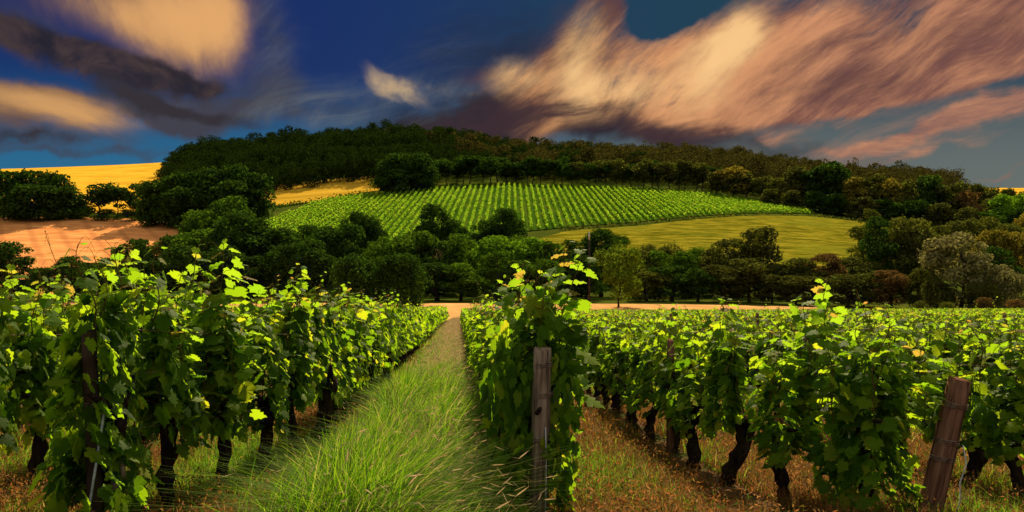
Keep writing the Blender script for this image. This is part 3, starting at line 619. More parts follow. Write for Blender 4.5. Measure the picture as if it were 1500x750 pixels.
tree('round', 1408, 338, 140, 46, 't_silver', 'big silvery olive tree lit from behind near the right edge', None, 'broadleaf_tree')
tree('dome', 1472, 386, 136, 30, 't_silver', 'small pale round tree right of the big silvery tree', None, 'round_tree')
tree('dome', 1372, 404, 138, 22, 't_brown', 'brownish bushy tree left under the big silvery tree', None, 'round_tree')
tree('dome', 1440, 412, 134, 26, 't_brown', 'dark brownish bushy tree under the big silvery tree', None, 'round_tree')
for q, (px, top, d, hw, m, lab) in enumerate([(1386, 446, 126, 12, 't_olive', 'low olive bush at the foot of the big silvery tree'), (1440, 434, 126, 18, 't_rust', 'low pinkish brown bush between the verge and the small pale tree'),
                                              (1488, 437, 120, 16, 't_rust', 'reddish round bush on the verge at the right edge'), (1350, 442, 130, 12, 't_brown', 'low dark bush left of the big silvery tree')]):
    tree('bush', px, top, d, hw, m, lab, 'low bushes on the grass verge', 'bush', 'bush')
# --- far wood over the hilltop: one mass
def wood_mass():
    rg = np.random.default_rng(3); g = Geo(); var = []
    for s in range(6):
        (V_, F_), C, RL = crown_geo(300 + s, 15, 7.4, .05, 22, 950, .85, 'round', .34); var.append((V_, F_))
    polys = [[(232, 470), (300, 462), (400, 458), (480, 470), (560, 470), (700, 478), (700, 745), (560, 760), (420, 740), (330, 715), (262, 680), (240, 560)],
             [(690, 474), (850, 474), (1040, 470), (1100, 440), (1250, 415), (1400, 405), (1428, 470), (1385, 690), (1250, 760), (1000, 760), (690, 745)]]
    for pi, poly in enumerate(polys):
        w = np.array([P(*q)[:2] for q in poly]); lo, hi = w.min(0), w.max(0); st = 10.4
        gx, gy = np.meshgrid(np.arange(lo[0], hi[0], st), np.arange(lo[1], hi[1], st)); q = np.stack([gx.ravel(), gy.ravel()], 1) + rg.uniform(-3, 3, (gx.size, 2))
        q = q[inside(q, w)]
        for x, y in q:
            V_, F_ = var[rg.integers(6)]; a = rg.random() * 6.28; s = rg.uniform(.75, 1.15); c_, s_ = math.cos(a) * s, math.sin(a) * s
            hh = s * rg.uniform(.85, 1.12) * (1 + .16 * math.sin(x * .045 + 1) * math.sin(y * .06)); V_ = V_.copy()
            W_ = np.stack([V_[:, 0] * c_ - V_[:, 1] * s_ + x, V_[:, 0] * s_ + V_[:, 1] * c_ + y, V_[:, 2] * hh + float(height(x, y)) - .5], 1)
            px, _d = px_of(x, y)
            brown = px > 780 + rg.normal() * 90
            g.add(W_, F_, int(brown) + 0)
    return g.mesh('wood', [M['t_deep'], M['t_wood'], M['t_green'], M['t_gold']])
M['t_wood'] = tree_mat('olive_brown_wood', (.014, .016, .005), (.06, .052, .015), (.04, .04, .008), (.16, .14, .02), trans=.22)
M['t_deep'] = tree_mat('deep_green_wood', (.006, .013, .003), (.020, .034, .006), (.012, .028, .003), (.045, .09, .006), trans=.18)
link('wood', wood_mass(), kind='stuff', label='dark dense wood covering the hilltop under the sky', category='wood')
# low hedge along the foot and left side of the hillside vineyard
def hedge(name, pts, h, label, mat):
    rg = np.random.default_rng(len(pts)); g = Geo(); n = 700
    w = np.array([P(*q) for q in pts]); u = rg.random(n) * (len(w) - 1); i = u.astype(int); f = (u - i)[:, None]
    p = w[i] * (1 - f) + w[i + 1] * f; p[:, 2] = height(p[:, 0], p[:, 1]); p += rg.normal(size=(n, 3)) * [.9, .9, 0]; p[:, 2] += rg.random(n) * h * (.6 + .5 * np.sin(u * 40))
    g.add(*scatter(QUAD_V, QUAD_F, p, rg.normal(size=(n, 3)) + [0, -.3, .5], rg.normal(size=(n, 3)), rg.uniform(.5, 1.1, n)))
    return link(name, g.mesh(name, [mat]), label=label, category='hedge')
hedge('hedge', [pd(395, 306), pd(440, 300), pd(490, 292), pd(545, 284)], 2.2, 'low dark hedge between the wheat strip and the hillside vineyard', M['t_dark'])
hedge('hedge', [pd(820, 337), pd(930, 330), pd(1060, 318), pd(1190, 317), pd(1255, 326)], 1.4, 'low brown hedge line between the hillside vineyard and the meadow', M['t_brown'])

# ------------------------------------------------------------------ rows of the hillside vineyard
def hill_rows():
    poly = np.array([P(*q)[:2] for q in HV]); rg = np.random.default_rng(8); n_ = 0
    spans = []
    for xc in np.arange(-110, 150, 2.65):
        d = np.arange(230, 520, .5); q = np.stack([xc * CY + d * SY, -xc * SY + d * CY], 1); ins = inside(q, poly)
        if ins.sum() < 34: continue
        dd = d[ins]; spans.append((xc, dd.min() + .8, dd.max() - .8))
    for n_, (xc, a, b) in enumerate(spans):
        n = int((b - a) * 16); d = rg.uniform(a, b, n); side = rg.normal(size=n) * .22; x = xc + side
        X = x * CY + d * SY; Y = -x * SY + d * CY; mod = .9 + .25 * np.sin(d * 2.2 + xc) * rg.random(n)
        Z = height(X, Y) + .35 + rg.random(n) ** .7 * 1.45 * mod
        x0 = xc * CY + a * SY; y0 = -xc * SY + a * CY; z0 = float(height(x0, y0))
        pos = np.stack([X - x0, Y - y0, Z - z0], 1)
        V_, F_ = scatter(QUAD_V, QUAD_F, pos, np.stack([np.sign(side) * .6 + rg.normal(size=n) * .5, rg.normal(size=n) * .6, .5 + rg.random(n)], 1), rg.normal(size=(n, 3)), rg.uniform(.3, .62, n))
        link('vine_row', Geo().add(V_, F_).mesh('hill_vine_row', [M['vine_far']]), loc=(x0, y0, z0), category='vine row', group='vine rows of the hillside vineyard',
             label='trellised green vine row, %s from the left edge of the hillside vineyard' % ordn(n_ + 1))
hill_rows()

# ------------------------------------------------------------------ foreground vineyard
ROWS = {'A': -1.5, 'B': .52, 'C': 2.25, 'L1': -3.5, 'D': 4.3}
def row_x(key, y):
    x = ROWS[key]
    if key == 'A': x = x - .75 * np.exp(-((y - 5) / 2.6) ** 2)
    if key == 'C': x = x + .6 * np.exp(-((max(y, 5.8) - 5.8) / 1.1) ** 2)
    return float(x)
for q in range(2, 38): ROWS['L%d' % q] = -3.5 - 1.95 * (q - 1)
for q in range(1, 39): ROWS['R%d' % q] = 4.3 + 1.95 * q
def foliage_geo(seed, n=340, z0=.5, z1=1.6, thick=.17, L=.5, size=.125, tv=LEAF_V, tf=LEAF_F, clump=.3, g=None, frac=.62):
    rg = np.random.default_rng(seed); g = g or Geo()
    k = rg.random(n) < frac
    y = np.where(k, rg.normal(size=n) * clump, rg.uniform(-L, L, n)); y = np.clip(y, -L * 1.15, L * 1.15)
    z = z0 + (z1 - z0) * rg.beta(1.25, 1.05, n) + .10 * np.cos(y * 5 + seed)
    z = np.maximum(z, z0 + .32 * np.abs(y) + .1 * rg.normal(size=n) - .06)
    sgn = np.where(rg.random(n) < .5, -1, 1)
    x = sgn * (thick * (.35 + .85 * rg.random(n))) * (1.0 + .25 * np.sin(z * 6 + seed)) * np.clip(1.15 - .45 * (z - z0) / (z1 - z0), .4, 1.2)
    tp = 1 - .45 * np.clip((z - z0) / (z1 - z0), 0, 1) ** 3; x = x * tp; y = y * tp
    pos = np.stack([x, y, z], 1)
    nrm = np.stack([sgn * .75 + rg.normal(size=n) * .35, rg.normal(size=n) * .45 - .12, .45 + rg.normal(size=n) * .3], 1)
    tip = np.stack([sgn * .25 + rg.normal(size=n) * .3, rg.normal(size=n) * .45, -1 + rg.normal(size=n) * .25], 1)
    g.add(*scatter(tv, tf, pos, nrm, tip, size * rg.uniform(.55, 1.25, n))); return g
def trunk_vine(seed, h=.70, r=.05):
    rg = np.random.default_rng(seed + 500); g = Geo(); n = 12; z = np.linspace(-.08, h, n)
    P_ = np.stack([np.cumsum(rg.normal(size=n)) * .016, np.cumsum(rg.normal(size=n)) * .02, z], 1); P_ -= P_[0] * [1, 1, 0]
    rr = r * (1 + .16 * rg.normal(size=n)); rr[0] *= 1.5; rr[-2:] *= 1.35
    g.add(*tube(P_, rr, 10, jit=.12, rng=rg)); top = P_[-1]
    for s in (-1, 1):
        g.add(*tube([top - [0, 0, .04], top + [0, s * .16, .07], top + [rg.normal() * .02, s * .4, .12 + rg.random() * .06]], [r * .8, r * .5, r * .28], 7, jit=.1, rng=rg))
    return g
def shoot_geo(seed, length=.8, lean=.12, leafs=.10, prof=(1.2, 1.0, .5, .22), step=.058):
    rg = np.random.default_rng(seed + 900); n = 12; t = np.linspace(0, 1, n); a = rg.random() * 6.28
    cx, cy = math.cos(a) * lean, math.sin(a) * lean
    P_ = np.stack([cx * t ** 2 + .025 * np.sin(t * 7 + a), cy * t ** 2 + .025 * np.cos(t * 6 + a), t * length - .08 * t ** 4 * length], 1)
    g = Geo(); g.add(*tube(P_, np.linspace(.0055, .0018, n), 5), 0)
    m = int(length / step); tt = np.linspace(.05, 1, m) ; pos = np.stack([np.interp(tt, t, P_[:, i]) for i in range(3)], 1)
    ang = np.arange(m) * 2.6 + a + rg.normal(size=m) * .5; out = np.stack([np.cos(ang), np.sin(ang), np.zeros(m)], 1)
    sz = leafs * np.interp(tt, [0, .45, .8, 1], prof) * rg.uniform(.7, 1.15, m); pet = sz * .7
    lp = pos + out * pet[:, None] + np.array([0, 0, .25]) * pet[:, None]
    for i in range(m): g.add(*tube([pos[i], (pos[i] + lp[i]) / 2 + [0, 0, .01], lp[i]], [.0022, .0018, .0015], 3, False), 0)
    young = tt > .62
    nrm = out * .35 + np.array([0, 0, .8]) + rg.normal(size=(m, 3)) * .35; tip = out * .9 + np.array([0, 0, -.75]) + rg.normal(size=(m, 3)) * .25
    for k_, mm in ((~young, 1), (young, 2)):
        if k_.any(): g.add(*scatter(LEAF_V, LEAF_F, lp[k_], nrm[k_], tip[k_], sz[k_]), mm)
    for q in range(2):                                        # tendrils
        s = pos[int(m * (.6 + .25 * q))]; a2 = rg.random() * 6.28; r_ = .12 + .06 * rg.random(); u = np.linspace(0, 1, 8)
        T_ = s + np.stack([np.cos(a2) * r_ * u, np.sin(a2) * r_ * u, .10 * np.sin(u * 2.6) - .05 * u ** 3], 1); g.add(*tube(T_, np.linspace(.0018, .0008, 8), 3, False), 0)
    return g
VM = [M['vine']]
NEAR = [foliage_geo(s, 340, .48, 1.30, .15, .36, .102, clump=.15, frac=.88).mesh('near_vine_foliage', VM) for s in range(10)]
FULL = [foliage_geo(50 + s, 460, .12, 1.32, .19, .34, .104, clump=.20).mesh('end_vine_foliage', VM) for s in range(3)]
LOWF = [foliage_geo(60 + s, 230, .03, .72, .22, .24, .095, clump=.2).mesh('low_vine_foliage', VM) for s in range(2)]
MID = [foliage_geo(20 + s, 250, .50, 1.28, .16, .50, .115, SIMPLE_V, SIMPLE_F, .22, None, .76).mesh('vine_foliage', VM) for s in range(8)]
SMALL = [foliage_geo(30 + s, 170, .50, 1.30, .17, .52, .145, SIMPLE_V, SIMPLE_F).mesh('small_vine_foliage', VM) for s in range(6)]
TR = [trunk_vine(s).mesh('vine_trunk', [M['vine_bark']], True) for s in range(8)]
SH = [shoot_geo(s, .45 + .07 * s, .06 + .03 * (s % 4)).mesh('vine_shoot', [M['stem'], M['vine'], M['young']]) for s in range(8)]
TOPS = [shoot_geo(40 + s, .30 + .035 * s, .08, .09).mesh('short_vine_shoot', [M['stem'], M['vine'], M['young']]) for s in range(8)]
UPR = [shoot_geo(60 + s, .34 + .035 * s, .07, .105, (1.15, 1.1, .8, .35), .048).mesh('upright_vine_shoot', [M['stem'], M['vine'], M['young']]) for s in range(8)]
WHERE = {'A': 'in the row left of the path', 'B': 'in the row right of the path', 'C': 'in the second row right of the path', 'D': 'in the third row right of the path', 'L1': 'in the second row left of the path'}
def where(k):
    if k in WHERE: return WHERE[k]
    n = int(k[1:]); return 'in the %s row %s of the path' % (ordn(n + (1 if k[0] == 'L' else 3)), 'left' if k[0] == 'L' else 'right')
START = {'A': 5.6, 'B': 6.55, 'C': 6.0, 'D': 6.6, 'L1': 6.0}
HSC = lambda x, y: (1.02 + .09 * math.exp(-(max(y, 6) - 6) / 5)) if x < 0 else ((1.06 if y < 7 else .92) if x < 1 else .81)
cand = []
for key, x0 in ROWS.items():
    y = START.get(key, 6.2 + random.Random(key).random()); n = 0
    while y < 103:
        n += 1; x = row_x(key, y); px, dpt = px_of(x, y)
        if dpt > 3.5 and -260 / max(1, dpt / 8) - 60 < px < 1560 + 260 / max(1, dpt / 8): cand.append((dpt, key, n, x, y, px))
        y += (.80 if y < 11 else .92) + random.Random((hash(key[0]) % 7, n, len(key)).__str__()).uniform(-.06, .06)
cand.sort()
# rows far to the left and right are seen only over the tops of nearer ones: those vines rank behind
score = lambda c: c[0] + (6 if c[1] not in WHERE else 0) + (8 if c[1][0] == 'L' and c[1] != 'L1' else 0)
cand.sort(key=score)
indiv, rest = cand[:295], cand[295:]
TALL = [('L1', 88, 335, 1), ('A', 196, 392, 0), ('A', 215, 412, 0), ('A', 312, 348, 0), ('A', 300, 395, 0), ('A', 322, 405, 0), ('A', 368, 385, 0), ('A', 350, 430, 0), ('A', 425, 432, 0), ('A', 472, 438, 1), ('A', 516, 412, 0), ('A', 250, 430, 0), ('L1', 55, 405, 0), ('L1', 105, 400, 0), ('L1', 20, 415, 0), ('L1', 140, 430, 0),
        ('B', 806, 350, 0), ('B', 822, 362, 0), ('B', 768, 380, 0), ('B', 745, 400, 0), ('B', 790, 430, 0), ('B', 760, 440, 0), ('B', 775, 425, 0), ('B', 740, 450, 0), ('C', 1062, 436, 0), ('C', 1190, 402, 0), ('C', 1180, 425, 0), ('C', 1212, 440, 0), ('C', 1120, 470, 0), ('C', 1352, 446, 1), ('C', 1300, 490, 0), ('C', 1275, 500, 0), ('C', 1340, 500, 0), ('D', 1480, 470, 0)]
LONG = {}
for key, px, ty, thin in TALL:
    b = min((q for q in indiv if q[1] == key), key=lambda q: abs(q[5] - px)); dx = (px - b[5]) / FX * b[0]
    LONG.setdefault((key, b[2]), []).append((min(max(dx, -.3), .3), .35 * ((px * 7) % 10 / 10 - .5), (375 - ty) / FX * b[0] + EYE - float(height(b[3], b[4])), thin))
TALLS = [shoot_geo(70 + s, 1.0, .10, .14 if s < 6 else .06, (1.1, 1.05, .8, .3) if s < 6 else (1.2, .9, .5, .2), .045 if s < 6 else .07).mesh('tall_vine_shoot', [M['stem'], M['vine'], M['young']]) for s in range(8)]
for dpt, key, n, x, y, px in indiv:
    rr = random.Random('%s%d' % (key, n)); z = float(height(x, y)); hs = HSC(x, y) * rr.uniform(.90, 1.08)
    end = n == 1 and key in 'ABC'
    hs *= .94 if key == 'B' and n in (2, 3, 4) else 1
    e = empty('grape_vine', (x, y, z), 0, 'grape vine, %s from the front %s' % (ordn(n), where(key)), 'grape vine', 'trellised grape vines of the near field')
    fm = FULL[n % 3] if end else (NEAR[rr.randrange(10)] if dpt < 15 else MID[rr.randrange(8)] if dpt < 26 else SMALL[rr.randrange(6)])
    fl = link('foliage', fm, e); flip = rr.random() < .5
    fl.rotation_euler = (0, 0, math.pi if flip else 0)
    fl.scale = (rr.uniform(.85, 1.2), 1.0, hs) if not end else (.92, 1, hs)
    if key == 'B' and dpt > 8: fl.scale[0] *= 1.1
    tr = link('trunk', TR[rr.randrange(8)], e); tr.rotation_euler = (0, 0, rr.choice([0, math.pi]) + rr.uniform(-.2, .2)); tr.scale = (rr.uniform(.85, 1.3), rr.uniform(.85, 1.25), hs * rr.uniform(.9, 1.1))
    top = 1.26 * hs
    for q in range(4 if dpt < 12 else 3 if dpt < 20 else 2):
        s = link('shoot', (UPR if dpt < 20 else TOPS)[rr.randrange(8)], e, (rr.uniform(-.12, .12), rr.uniform(-.42, .42), top - .05 + rr.uniform(-.08, .06)), (rr.uniform(-.2, .2), rr.uniform(-.2, .2), rr.uniform(0, 6)))
    if dpt < 15:
        for q in range(2):                                      # inner canes climbing through the leaves
            s = link('shoot', SH[rr.randrange(8)], e, (rr.uniform(-.16, .16), rr.uniform(-.4, .4), rr.uniform(.75, .95) * hs), (rr.uniform(-.12, .12), rr.uniform(-.12, .12), rr.uniform(0, 6)))
    for (dx, dy, zt, thin) in LONG.get((key, n), []):
        z0 = max(.75, zt - 1.15); f = (zt - z0) / .94
        s = link('shoot', TALLS[6 + rr.randrange(2) if thin else rr.randrange(6)], e, (dx, dy, z0), (0, 0, rr.uniform(0, 6))); s.scale = (max(f, .75), max(f, .75), f)
        if not thin:
            s = link('shoot', TALLS[rr.randrange(6)], e, (dx + .05, dy + .05, z0 - .1), (0, 0, rr.uniform(0, 6))); s.scale = (max(f, .75), max(f, .75), f * .9)
    if rr.random() < .35 and dpt > 9 and dpt < 40:
        k_ = rr.randrange(8); s = link('shoot', SH[k_], e, (rr.uniform(-.1, .1), rr.uniform(-.3, .3), top - .2), (rr.uniform(-.1, .1), rr.uniform(-.1, .1), rr.uniform(0, 6)))
    if end:
        if key == 'B':
            for sx_ in (-.17, .17):
                lf = link('low_foliage', LOWF[(n + (sx_ > 0)) % 2], e, (sx_ * .95, -.28, .38), (0, 0, 1.2)); lf.scale = (.6, .6, 1.3)
        lf = link('low_foliage', LOWF[n % 2], e, (0, -.34 if key == 'B' else 0, 0))
# the rest of the field, beyond what one can single out
def far_vines():
    g = Geo(); rg = np.random.default_rng(11); lod = []
    for n_, sz in ((130, .17), (85, .24), (60, .30)):
        lod.append([foliage_geo(70 + s, n_, .45, 1.34, .2, .52, sz, QUAD_V if n_ < 100 else SIMPLE_V, QUAD_F if n_ < 100 else SIMPLE_F) for s in range(6)])
    tops = []
    for s in range(6):
        q = Geo(); m = 26; p = np.stack([rg.normal(size=m) * .11, rg.uniform(-.5, .5, m), 1.2 + rg.random(m) * .32], 1)
        q.add(*scatter(QUAD_V, QUAD_F, p, rg.normal(size=(m, 3)) + [0, 0, .5], rg.normal(size=(m, 3)), rg.uniform(.08, .16, m))); tops.append(q)
    for dpt, key, n, x, y, px in rest:
        l = 0 if dpt < 32 else 1 if dpt < 58 else 2; q = lod[l][rg.integers(6)]; V_ = np.concatenate(q.V).copy(); hs = HSC(x, y) * rg.uniform(.94, 1.07)
        V_[:, 2] *= hs; V_[:, 1] *= rg.choice([-1, 1]); V_[:, 0] *= rg.choice([-1, 1])
        V_ += [x, y, float(height(x, y))]; f = [np.concatenate(v) for v in q.F.values()][0]
        g.add(V_, f, 0)
        q = tops[rg.integers(6)]; V_ = q.V[0].copy(); V_[:, 2] *= hs; V_ += [x, y, float(height(x, y))]; g.add(V_, [np.concatenate(v) for v in q.F.values()][0], 1)
        if dpt < 45:
            t_ = np.array([[x, y, float(height(x, y)) - .05], [x + .02, y, float(height(x, y)) + .3], [x, y + .02, float(height(x, y)) + .65]]); g.add(*tube(t_, .045, 5, False), 2)
    return g.mesh('far_vines', [M['vine'], M['young'], M['vine_bark']])
link('grape_vines', far_vines(), kind='stuff', label='mass of green vine rows filling the far part of the near vineyard', category='grape vines')

# ------------------------------------------------------------------ posts, wires, stakes
def post_geo(h, r, seed, n=14):
    rg = np.random.default_rng(seed); m = 9; z = np.linspace(-.25, h, m); P_ = np.stack([np.cumsum(rg.normal(size=m)) * .003, np.cumsum(rg.normal(size=m)) * .003, z], 1)
    g = Geo(); rr = r * np.linspace(1.06, .98, m); rr[-1] *= .93
    V_, F_ = tube(P_, rr, n, jit=.03, rng=rg); V_[-2 - n:-2, 2] += .012 * np.cos(np.linspace(0, 6.28, n, endpoint=False)) ; g.add(V_, F_); return g, P_
def ring(r, z, w, seed, turns=3):
    rg = np.random.default_rng(seed); u = np.linspace(0, 2 * np.pi * turns, 16 * turns)
    return tube(np.stack([np.cos(u) * (r + .004), np.sin(u) * (r + .004), z + .008 * np.sin(u + seed) + u * .002 + rg.normal() * .004], 1), w, 4, False)
def make_post(x, y, h, r, mat, tilt, label, seed, bands=(), group='wooden posts of the near vineyard', name='wooden_post'):
    e = empty(name, (x, y, float(height(x, y))), 0, label, 'post', group, tilt)
    g, P_ = post_geo(h, r, seed); link('shaft', g.mesh('post_shaft', [M[mat]], False), e)
    for b in bands: link('wire_band', Geo().add(*ring(r, b, .003, seed + int(b * 100))).mesh('wire_band', [M['wire']]), e)
    return e
eB = make_post(.555, 6.2, 1.20, .068, 'post_grey', (0, R(2.2)), 'thick grey post bound with rusty wire heading the central row', 3, (.55, .86, 1.06), name='end_post')
wv = Geo().add(*tube([(.02, -.07, .66), (.035, -.085, .4), (.04, -.10, 0), (.045, -.11, -.12)], .004, 5)); link('tie_wire', wv.mesh('tie_wire', [M['steel']]), eB)
eC = make_post(3.12, 5.75, .98, .076, 'post_brown', (0, R(14)), 'brown leaning wire-bound post at lower right', 4, (.42, .54, .78), name='end_post')
ch = Geo(); pts = [(.07, -.08, .56), (.11, -.1, .45), (.09, -.11, .32), (.12, -.11, .2), (.11, -.11, .03)]
ch.add(*tube(pts, .004, 5)); link('tie_wire', ch.mesh('tie_wire', [M['steel']]), eC)
make_post(-2.17, 5.48, 1.27, .045, 'darkwood', (0, R(-2)), 'dark post sunk in the leaves of the front vine left of the path', 5, (.8,), name='end_post')
st = empty('steel_stake', (-2.22, 5.4, float(height(-2.22, 5.4))), 0, 'thin pale steel stay slanting beside the front vine at lower left', 'steel stake', None, (R(-2), R(8)))
link('rod', Geo().add(*tube([(0, 0, -.1), (0, 0, .35), (0, 0, .78)], .008, 6)).mesh('stay_rod', [M['steel']]), st)
sec = make_post(-2.02, 5.55, .5, .045, 'post_grey', (0, R(-5)), 'short greenish grey stub post under the front vine left of the path', 8, ())
PO = [('L1', 10.1, 1.28, .05, 0), ('L1', 18.5, 1.4, .045, 1), ('L1', 25, 1.4, .045, 0), ('A', 13.6, 1.3, .045, 1), ('A', 20, 1.35, .045, 0), ('A', 27, 1.35, .045, 0), ('C', 9.3, 1.2, .04, 0), ('C', 14.4, 1.3, .04, -1), ('C', 20, 1.3, .045, 0), ('C', 27, 1.3, .045, 0), ('D', 10.8, 1.2, .045, 1), ('D', 17.5, 1.3, .045, 0), ('D', 24, 1.3, .045, 0),
      ('R1', 13.5, 1.3, .045, -1), ('R1', 19, 1.35, .045, 0), ('R1', 26, 1.35, .045, 1), ('R2', 11.2, 1.2, .045, 3), ('R2', 16.5, 1.38, .045, 0), ('R2', 24, 1.38, .045, 0), ('R3', 15, 1.4, .045, 1), ('R3', 22, 1.4, .045, 0), ('R4', 19, 1.4, .045, 0), ('R4', 28, 1.4, .045, 0), ('B', 13, 1.3, .045, 0), ('B', 20, 1.3, .045, 0), ('B', 27, 1.3, .045, 0)]
pc = {}
for i_, (k_, y, h, r, t) in enumerate(PO):
    pc[k_] = pc.get(k_, 0) + 1
    make_post(ROWS[k_] + .0, y, h, r, 'post_grey' if i_ % 3 else 'post_brown', (0, R(t * 1.2)), 'slim post, %s from the front %s' % (ordn(pc[k_]), where(k_)), 20 + i_)
def wire_obj(key, y0, y1, z, label):
    ys = np.arange(y0, y1, 1.5); xs = np.array([row_x(key, y) for y in ys]) + .05
    zz = np.array([float(height(a, b)) for a, b in zip(xs, ys)]) + z + .012 * np.sin(ys * 1.1)
    o = np.array([xs[0], ys[0], zz[0]]); link('trellis_wire', Geo().add(*tube(np.stack([xs, ys, zz], 1) - o, .0026, 4, False)).mesh('trellis_wire', [M['wire']]), loc=tuple(o), label=label, category='wire', group='trellis wires of the near vineyard')
for k_ in ('L1', 'A', 'B', 'C', 'D', 'R1', 'R2'):
    for z, nm in ((.66, 'lower'), (1.02, 'middle'), (1.3, 'upper')):
        wire_obj(k_, {'A': 5.5, 'B': 6.2, 'C': 6.0}.get(k_, 6), 34, z, 'thin %s trellis wire strung %s' % (nm, where(k_)))
pe = P(863, 112); pole = empty('thin_pole', pe, 0, 'tall thin dark pole with a pale tip at the far end of the vineyard', 'pole')
hp = (375 - 345) / FX * 112 + EYE - pe[2]
link('shaft', Geo().add(*tube([(0, 0, -.3), (.03, 0, hp * .5), (0, 0, hp - .5)], [.13, .12, .1], 8)).mesh('pole_shaft', [M['darkwood']], True), pole)
link('tip', Geo().add(*tube([(0, 0, hp - .5), (0, 0, hp + .2), (0, 0, hp + .5)], [.105, .1, .05], 8)).mesh('pole_tip', [M['paleend']], True), pole)

# ------------------------------------------------------------------ ground cover
def blades(n, xs, ys, h, w, lean, seed, mats=0, nseg=3, dirbias=(0, 0)):
    rg = np.random.default_rng(seed); a = rg.random(n) * 6.28; t = np.linspace(0, 1, nseg + 1)
    h = h * rg.uniform(.45, 1.25, n); ln = lean * rg.random(n) * h * 1.6
    dx = np.cos(a) * ln + dirbias[0] * h; dy = np.sin(a) * ln + dirbias[1] * h
    z = height(xs, ys) - .02; px_, py_ = -np.sin(a), np.cos(a)
    b = rg.random(n) * 3.14; px_, py_ = np.cos(b), np.sin(b)
    V_ = np.zeros((n, 2 * (nseg + 1), 3))
    for i, u in enumerate(t):
        c = np.stack([xs + dx * u ** 2, ys + dy * u ** 2, z + h * (u - .28 * u ** 3 * np.minimum(1, ln / h))], 1); ww = (w * (1 - .85 * u))[:, None] if not np.isscalar(w) else w * (1 - .85 * u)
        s = np.stack([px_, py_, 0 * px_], 1) * ww
        V_[:, 2 * i] = c - s; V_[:, 2 * i + 1] = c + s
    F_ = np.array([(2 * i, 2 * i + 1, 2 * i + 3, 2 * i + 2) for i in range(nseg)])
    F_ = (F_[None] + (np.arange(n) * 2 * (nseg + 1))[:, None, None]).reshape(-1, 4)
    tips = V_[:, -2:].mean(1); tdir = unit(tips - V_[:, -4:-2].mean(1))
    return V_.reshape(-1, 3), F_, tips, tdir
SEED_V = np.array([(0, -.1, 0), (.045, .2, .0), (.035, .7, .0), (0, 1, 0), (-.035, .7, 0), (-.045, .2, 0)], float); SEED_F = [np.array([(0, 1, 2, 3), (0, 3, 4, 5)])]
def band(rg, n, x0, x1, y0, y1, p=2.0):
    u = rg.random(n); y = 1 / (1 / y0 + u * (1 / y1 - 1 / y0)); y = y0 + (y1 - y0) * (u ** p) if p else y
    return rg.uniform(x0, x1, n), y
def path_grass():
    rg = np.random.default_rng(21); g = Geo()
    for (n, y0, y1, h, w) in ((44000, 4.2, 10, .42, .0052), (34000, 10, 20, .40, .0085), (26000, 20, 42, .36, .014), (18000, 42, 104, .32, .028)):
        x = -.47 + rg.normal(size=n) * .32; y = rg.uniform(y0, y1, n); x = np.clip(x, -1.1, .22)
        tx = np.round(x * 5 + rg.normal(size=n) * .35) / 5; ty = np.round(y * 4 + rg.normal(size=n) * .35) / 4; x = x * .45 + tx * .55 + .06 * np.sin(ty * 31); y = y * .45 + ty * .55 + .06 * np.sin(tx * 37); pat = .6 + .4 * np.sin(x * 4.1 + np.sin(y * 1.1)) * np.sin(y * 1.7)
        pat = pat * (.5 + .5 * np.sin(tx * 23 + 4) * np.sin(ty * 9 + tx * 5)) + .25; hh = h * (.5 + .75 * np.clip(pat, 0, 1)) * (1 - .35 * np.clip(np.abs(x + .45) / .75, 0, 1))
        V_, F_, tips, td = blades(n, x, y, hh, w, 1.0, int(y0), dirbias=(.25, -.08)); g.add(V_, F_, 0)
        m = n // (26 if y0 < 11 else 7 if y0 < 40 else 3); k = rg.permutation(n)[:m]
        V2, F2, t2, td2 = blades(m, x[k], y[k], hh[k] * 1.55, w * .4, .7, int(y0) + 5, dirbias=(.42, -.1)); g.add(V2, F2, 1)
        g.add(*scatter(SEED_V, SEED_F, t2, rg.normal(size=(m, 3)), td2 + [0, 0, -.3], np.full(m, .045 + w * 4) * rg.uniform(.6, 1.3, m)), 1)
    for q in range(70):
        cy_ = 4.6 + 9 * rg.random() ** 1.4; cx = rg.uniform(-.95, -.15 if cy_ > 7 else -.42); m = 260; s_ = .07 + .05 * rg.random()
        x = cx + rg.normal(size=m) * s_; y = cy_ + rg.normal(size=m) * s_
        V_, F_, tips, td = blades(m, x, y, np.full(m, rg.uniform(.42, .68)), .0036 + .0004 * cy_, 1.1, 700 + q, dirbias=(rg.uniform(.0, .32), -.1)); g.add(V_, F_, 0)
    return g.mesh('path_grass', [M['grass'], M['seed']])
link('grass', path_grass(), kind='stuff', label='long green grass with pale seed heads growing on the path', category='grass')
STRAW_V = QUAD_V * [.32, 1.3, 1]
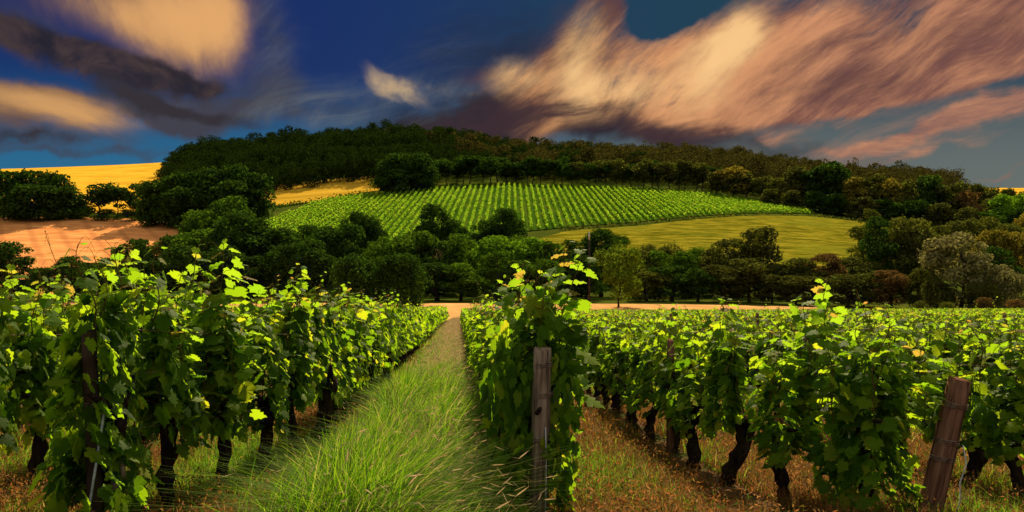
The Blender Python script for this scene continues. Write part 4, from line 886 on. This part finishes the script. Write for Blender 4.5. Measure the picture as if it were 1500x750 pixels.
def weeds():
    rg = np.random.default_rng(22); g = Geo()
    alleys = [(-3.3, -1.7, 1.0), (-5.4, -3.6, .7), (.7, 2.1, 1.1), (2.4, 4.2, 1.2), (4.4, 6.2, 1), (6.3, 8.1, .6), (-1.7, -1.0, .5)]
    for ai, (x0, x1, wgt) in enumerate(alleys):
        for (n, y0, y1, h, w) in ((19000, 4.2, 9.5, .15, .0045), (13000, 9.5, 17, .16, .008), (5000, 17, 32, .16, .013), (2500, 32, 70, .18, .028)):
            n = int(n * wgt); x = rg.uniform(x0, x1, n); y = rg.uniform(y0, y1, n)
            gr = np.sin(x * 2.3 + ai) * np.sin(y * .9 + ai * 2) + rg.normal(size=n) * .5 + (-.55 if x0 > 0 else .1) + (.35 if y0 > 16 else 0)
            for k, mm, hs in ((gr > .3, 0, 1.25), (gr <= .3, 1, 1.0)):
                if k.sum() < 2: continue
                V_, F_, tips, td = blades(int(k.sum()), x[k], y[k], np.full(int(k.sum()), h * hs), w, .9, ai * 10 + int(y0)); g.add(V_, F_, mm)
            k = rg.permutation(n)[:n // 2]; k = k[gr[k] < .6]; m = len(k)        # crumpled dry leaves and weed heads
            p = np.stack([x[k], y[k], height(x[k], y[k]) + rg.random(m) ** 1.5 * h * 1.5], 1)
            g.add(*scatter(STRAW_V, QUAD_F, p, rg.normal(size=(m, 3)), rg.normal(size=(m, 3)) + [0, 0, .8], rg.uniform(.5, 1.5, m) * (.016 + w * 2.2)), 1)
    # tufts of orange weed at lower left and right
    for cx, cy_, s, nn in [(-3.0, 5.6, .25, 3800), (-3.3, 6.5, .3, 3400), (-2.6, 6.6, .22, 2400), (-3.0, 6.8, .3, 2000), (1.3, 5.8, .3, 1800), (3.2, 6.6, .4, 2400), (1.0, 6.6, .25, 1200), (3.3, 8.2, .5, 2500), (-1.9, 6.6, .2, 900)]:
        x = cx + rg.normal(size=nn) * s; y = cy_ + rg.normal(size=nn) * s; z = height(x, y) + rg.random(nn) * .36 * np.exp(-((x - cx) ** 2 + (y - cy_) ** 2) / (2 * s * s))
        g.add(*scatter(STRAW_V, QUAD_F, np.stack([x, y, z], 1), rg.normal(size=(nn, 3)), rg.normal(size=(nn, 3)) + [0, 0, .9], rg.uniform(.015, .04, nn)), 1)
    return g.mesh('weeds', [M['grass'], M['dry']])
link('weeds', weeds(), kind='stuff', label='dry orange weeds and thin grass covering the soil between vine rows', category='weeds')
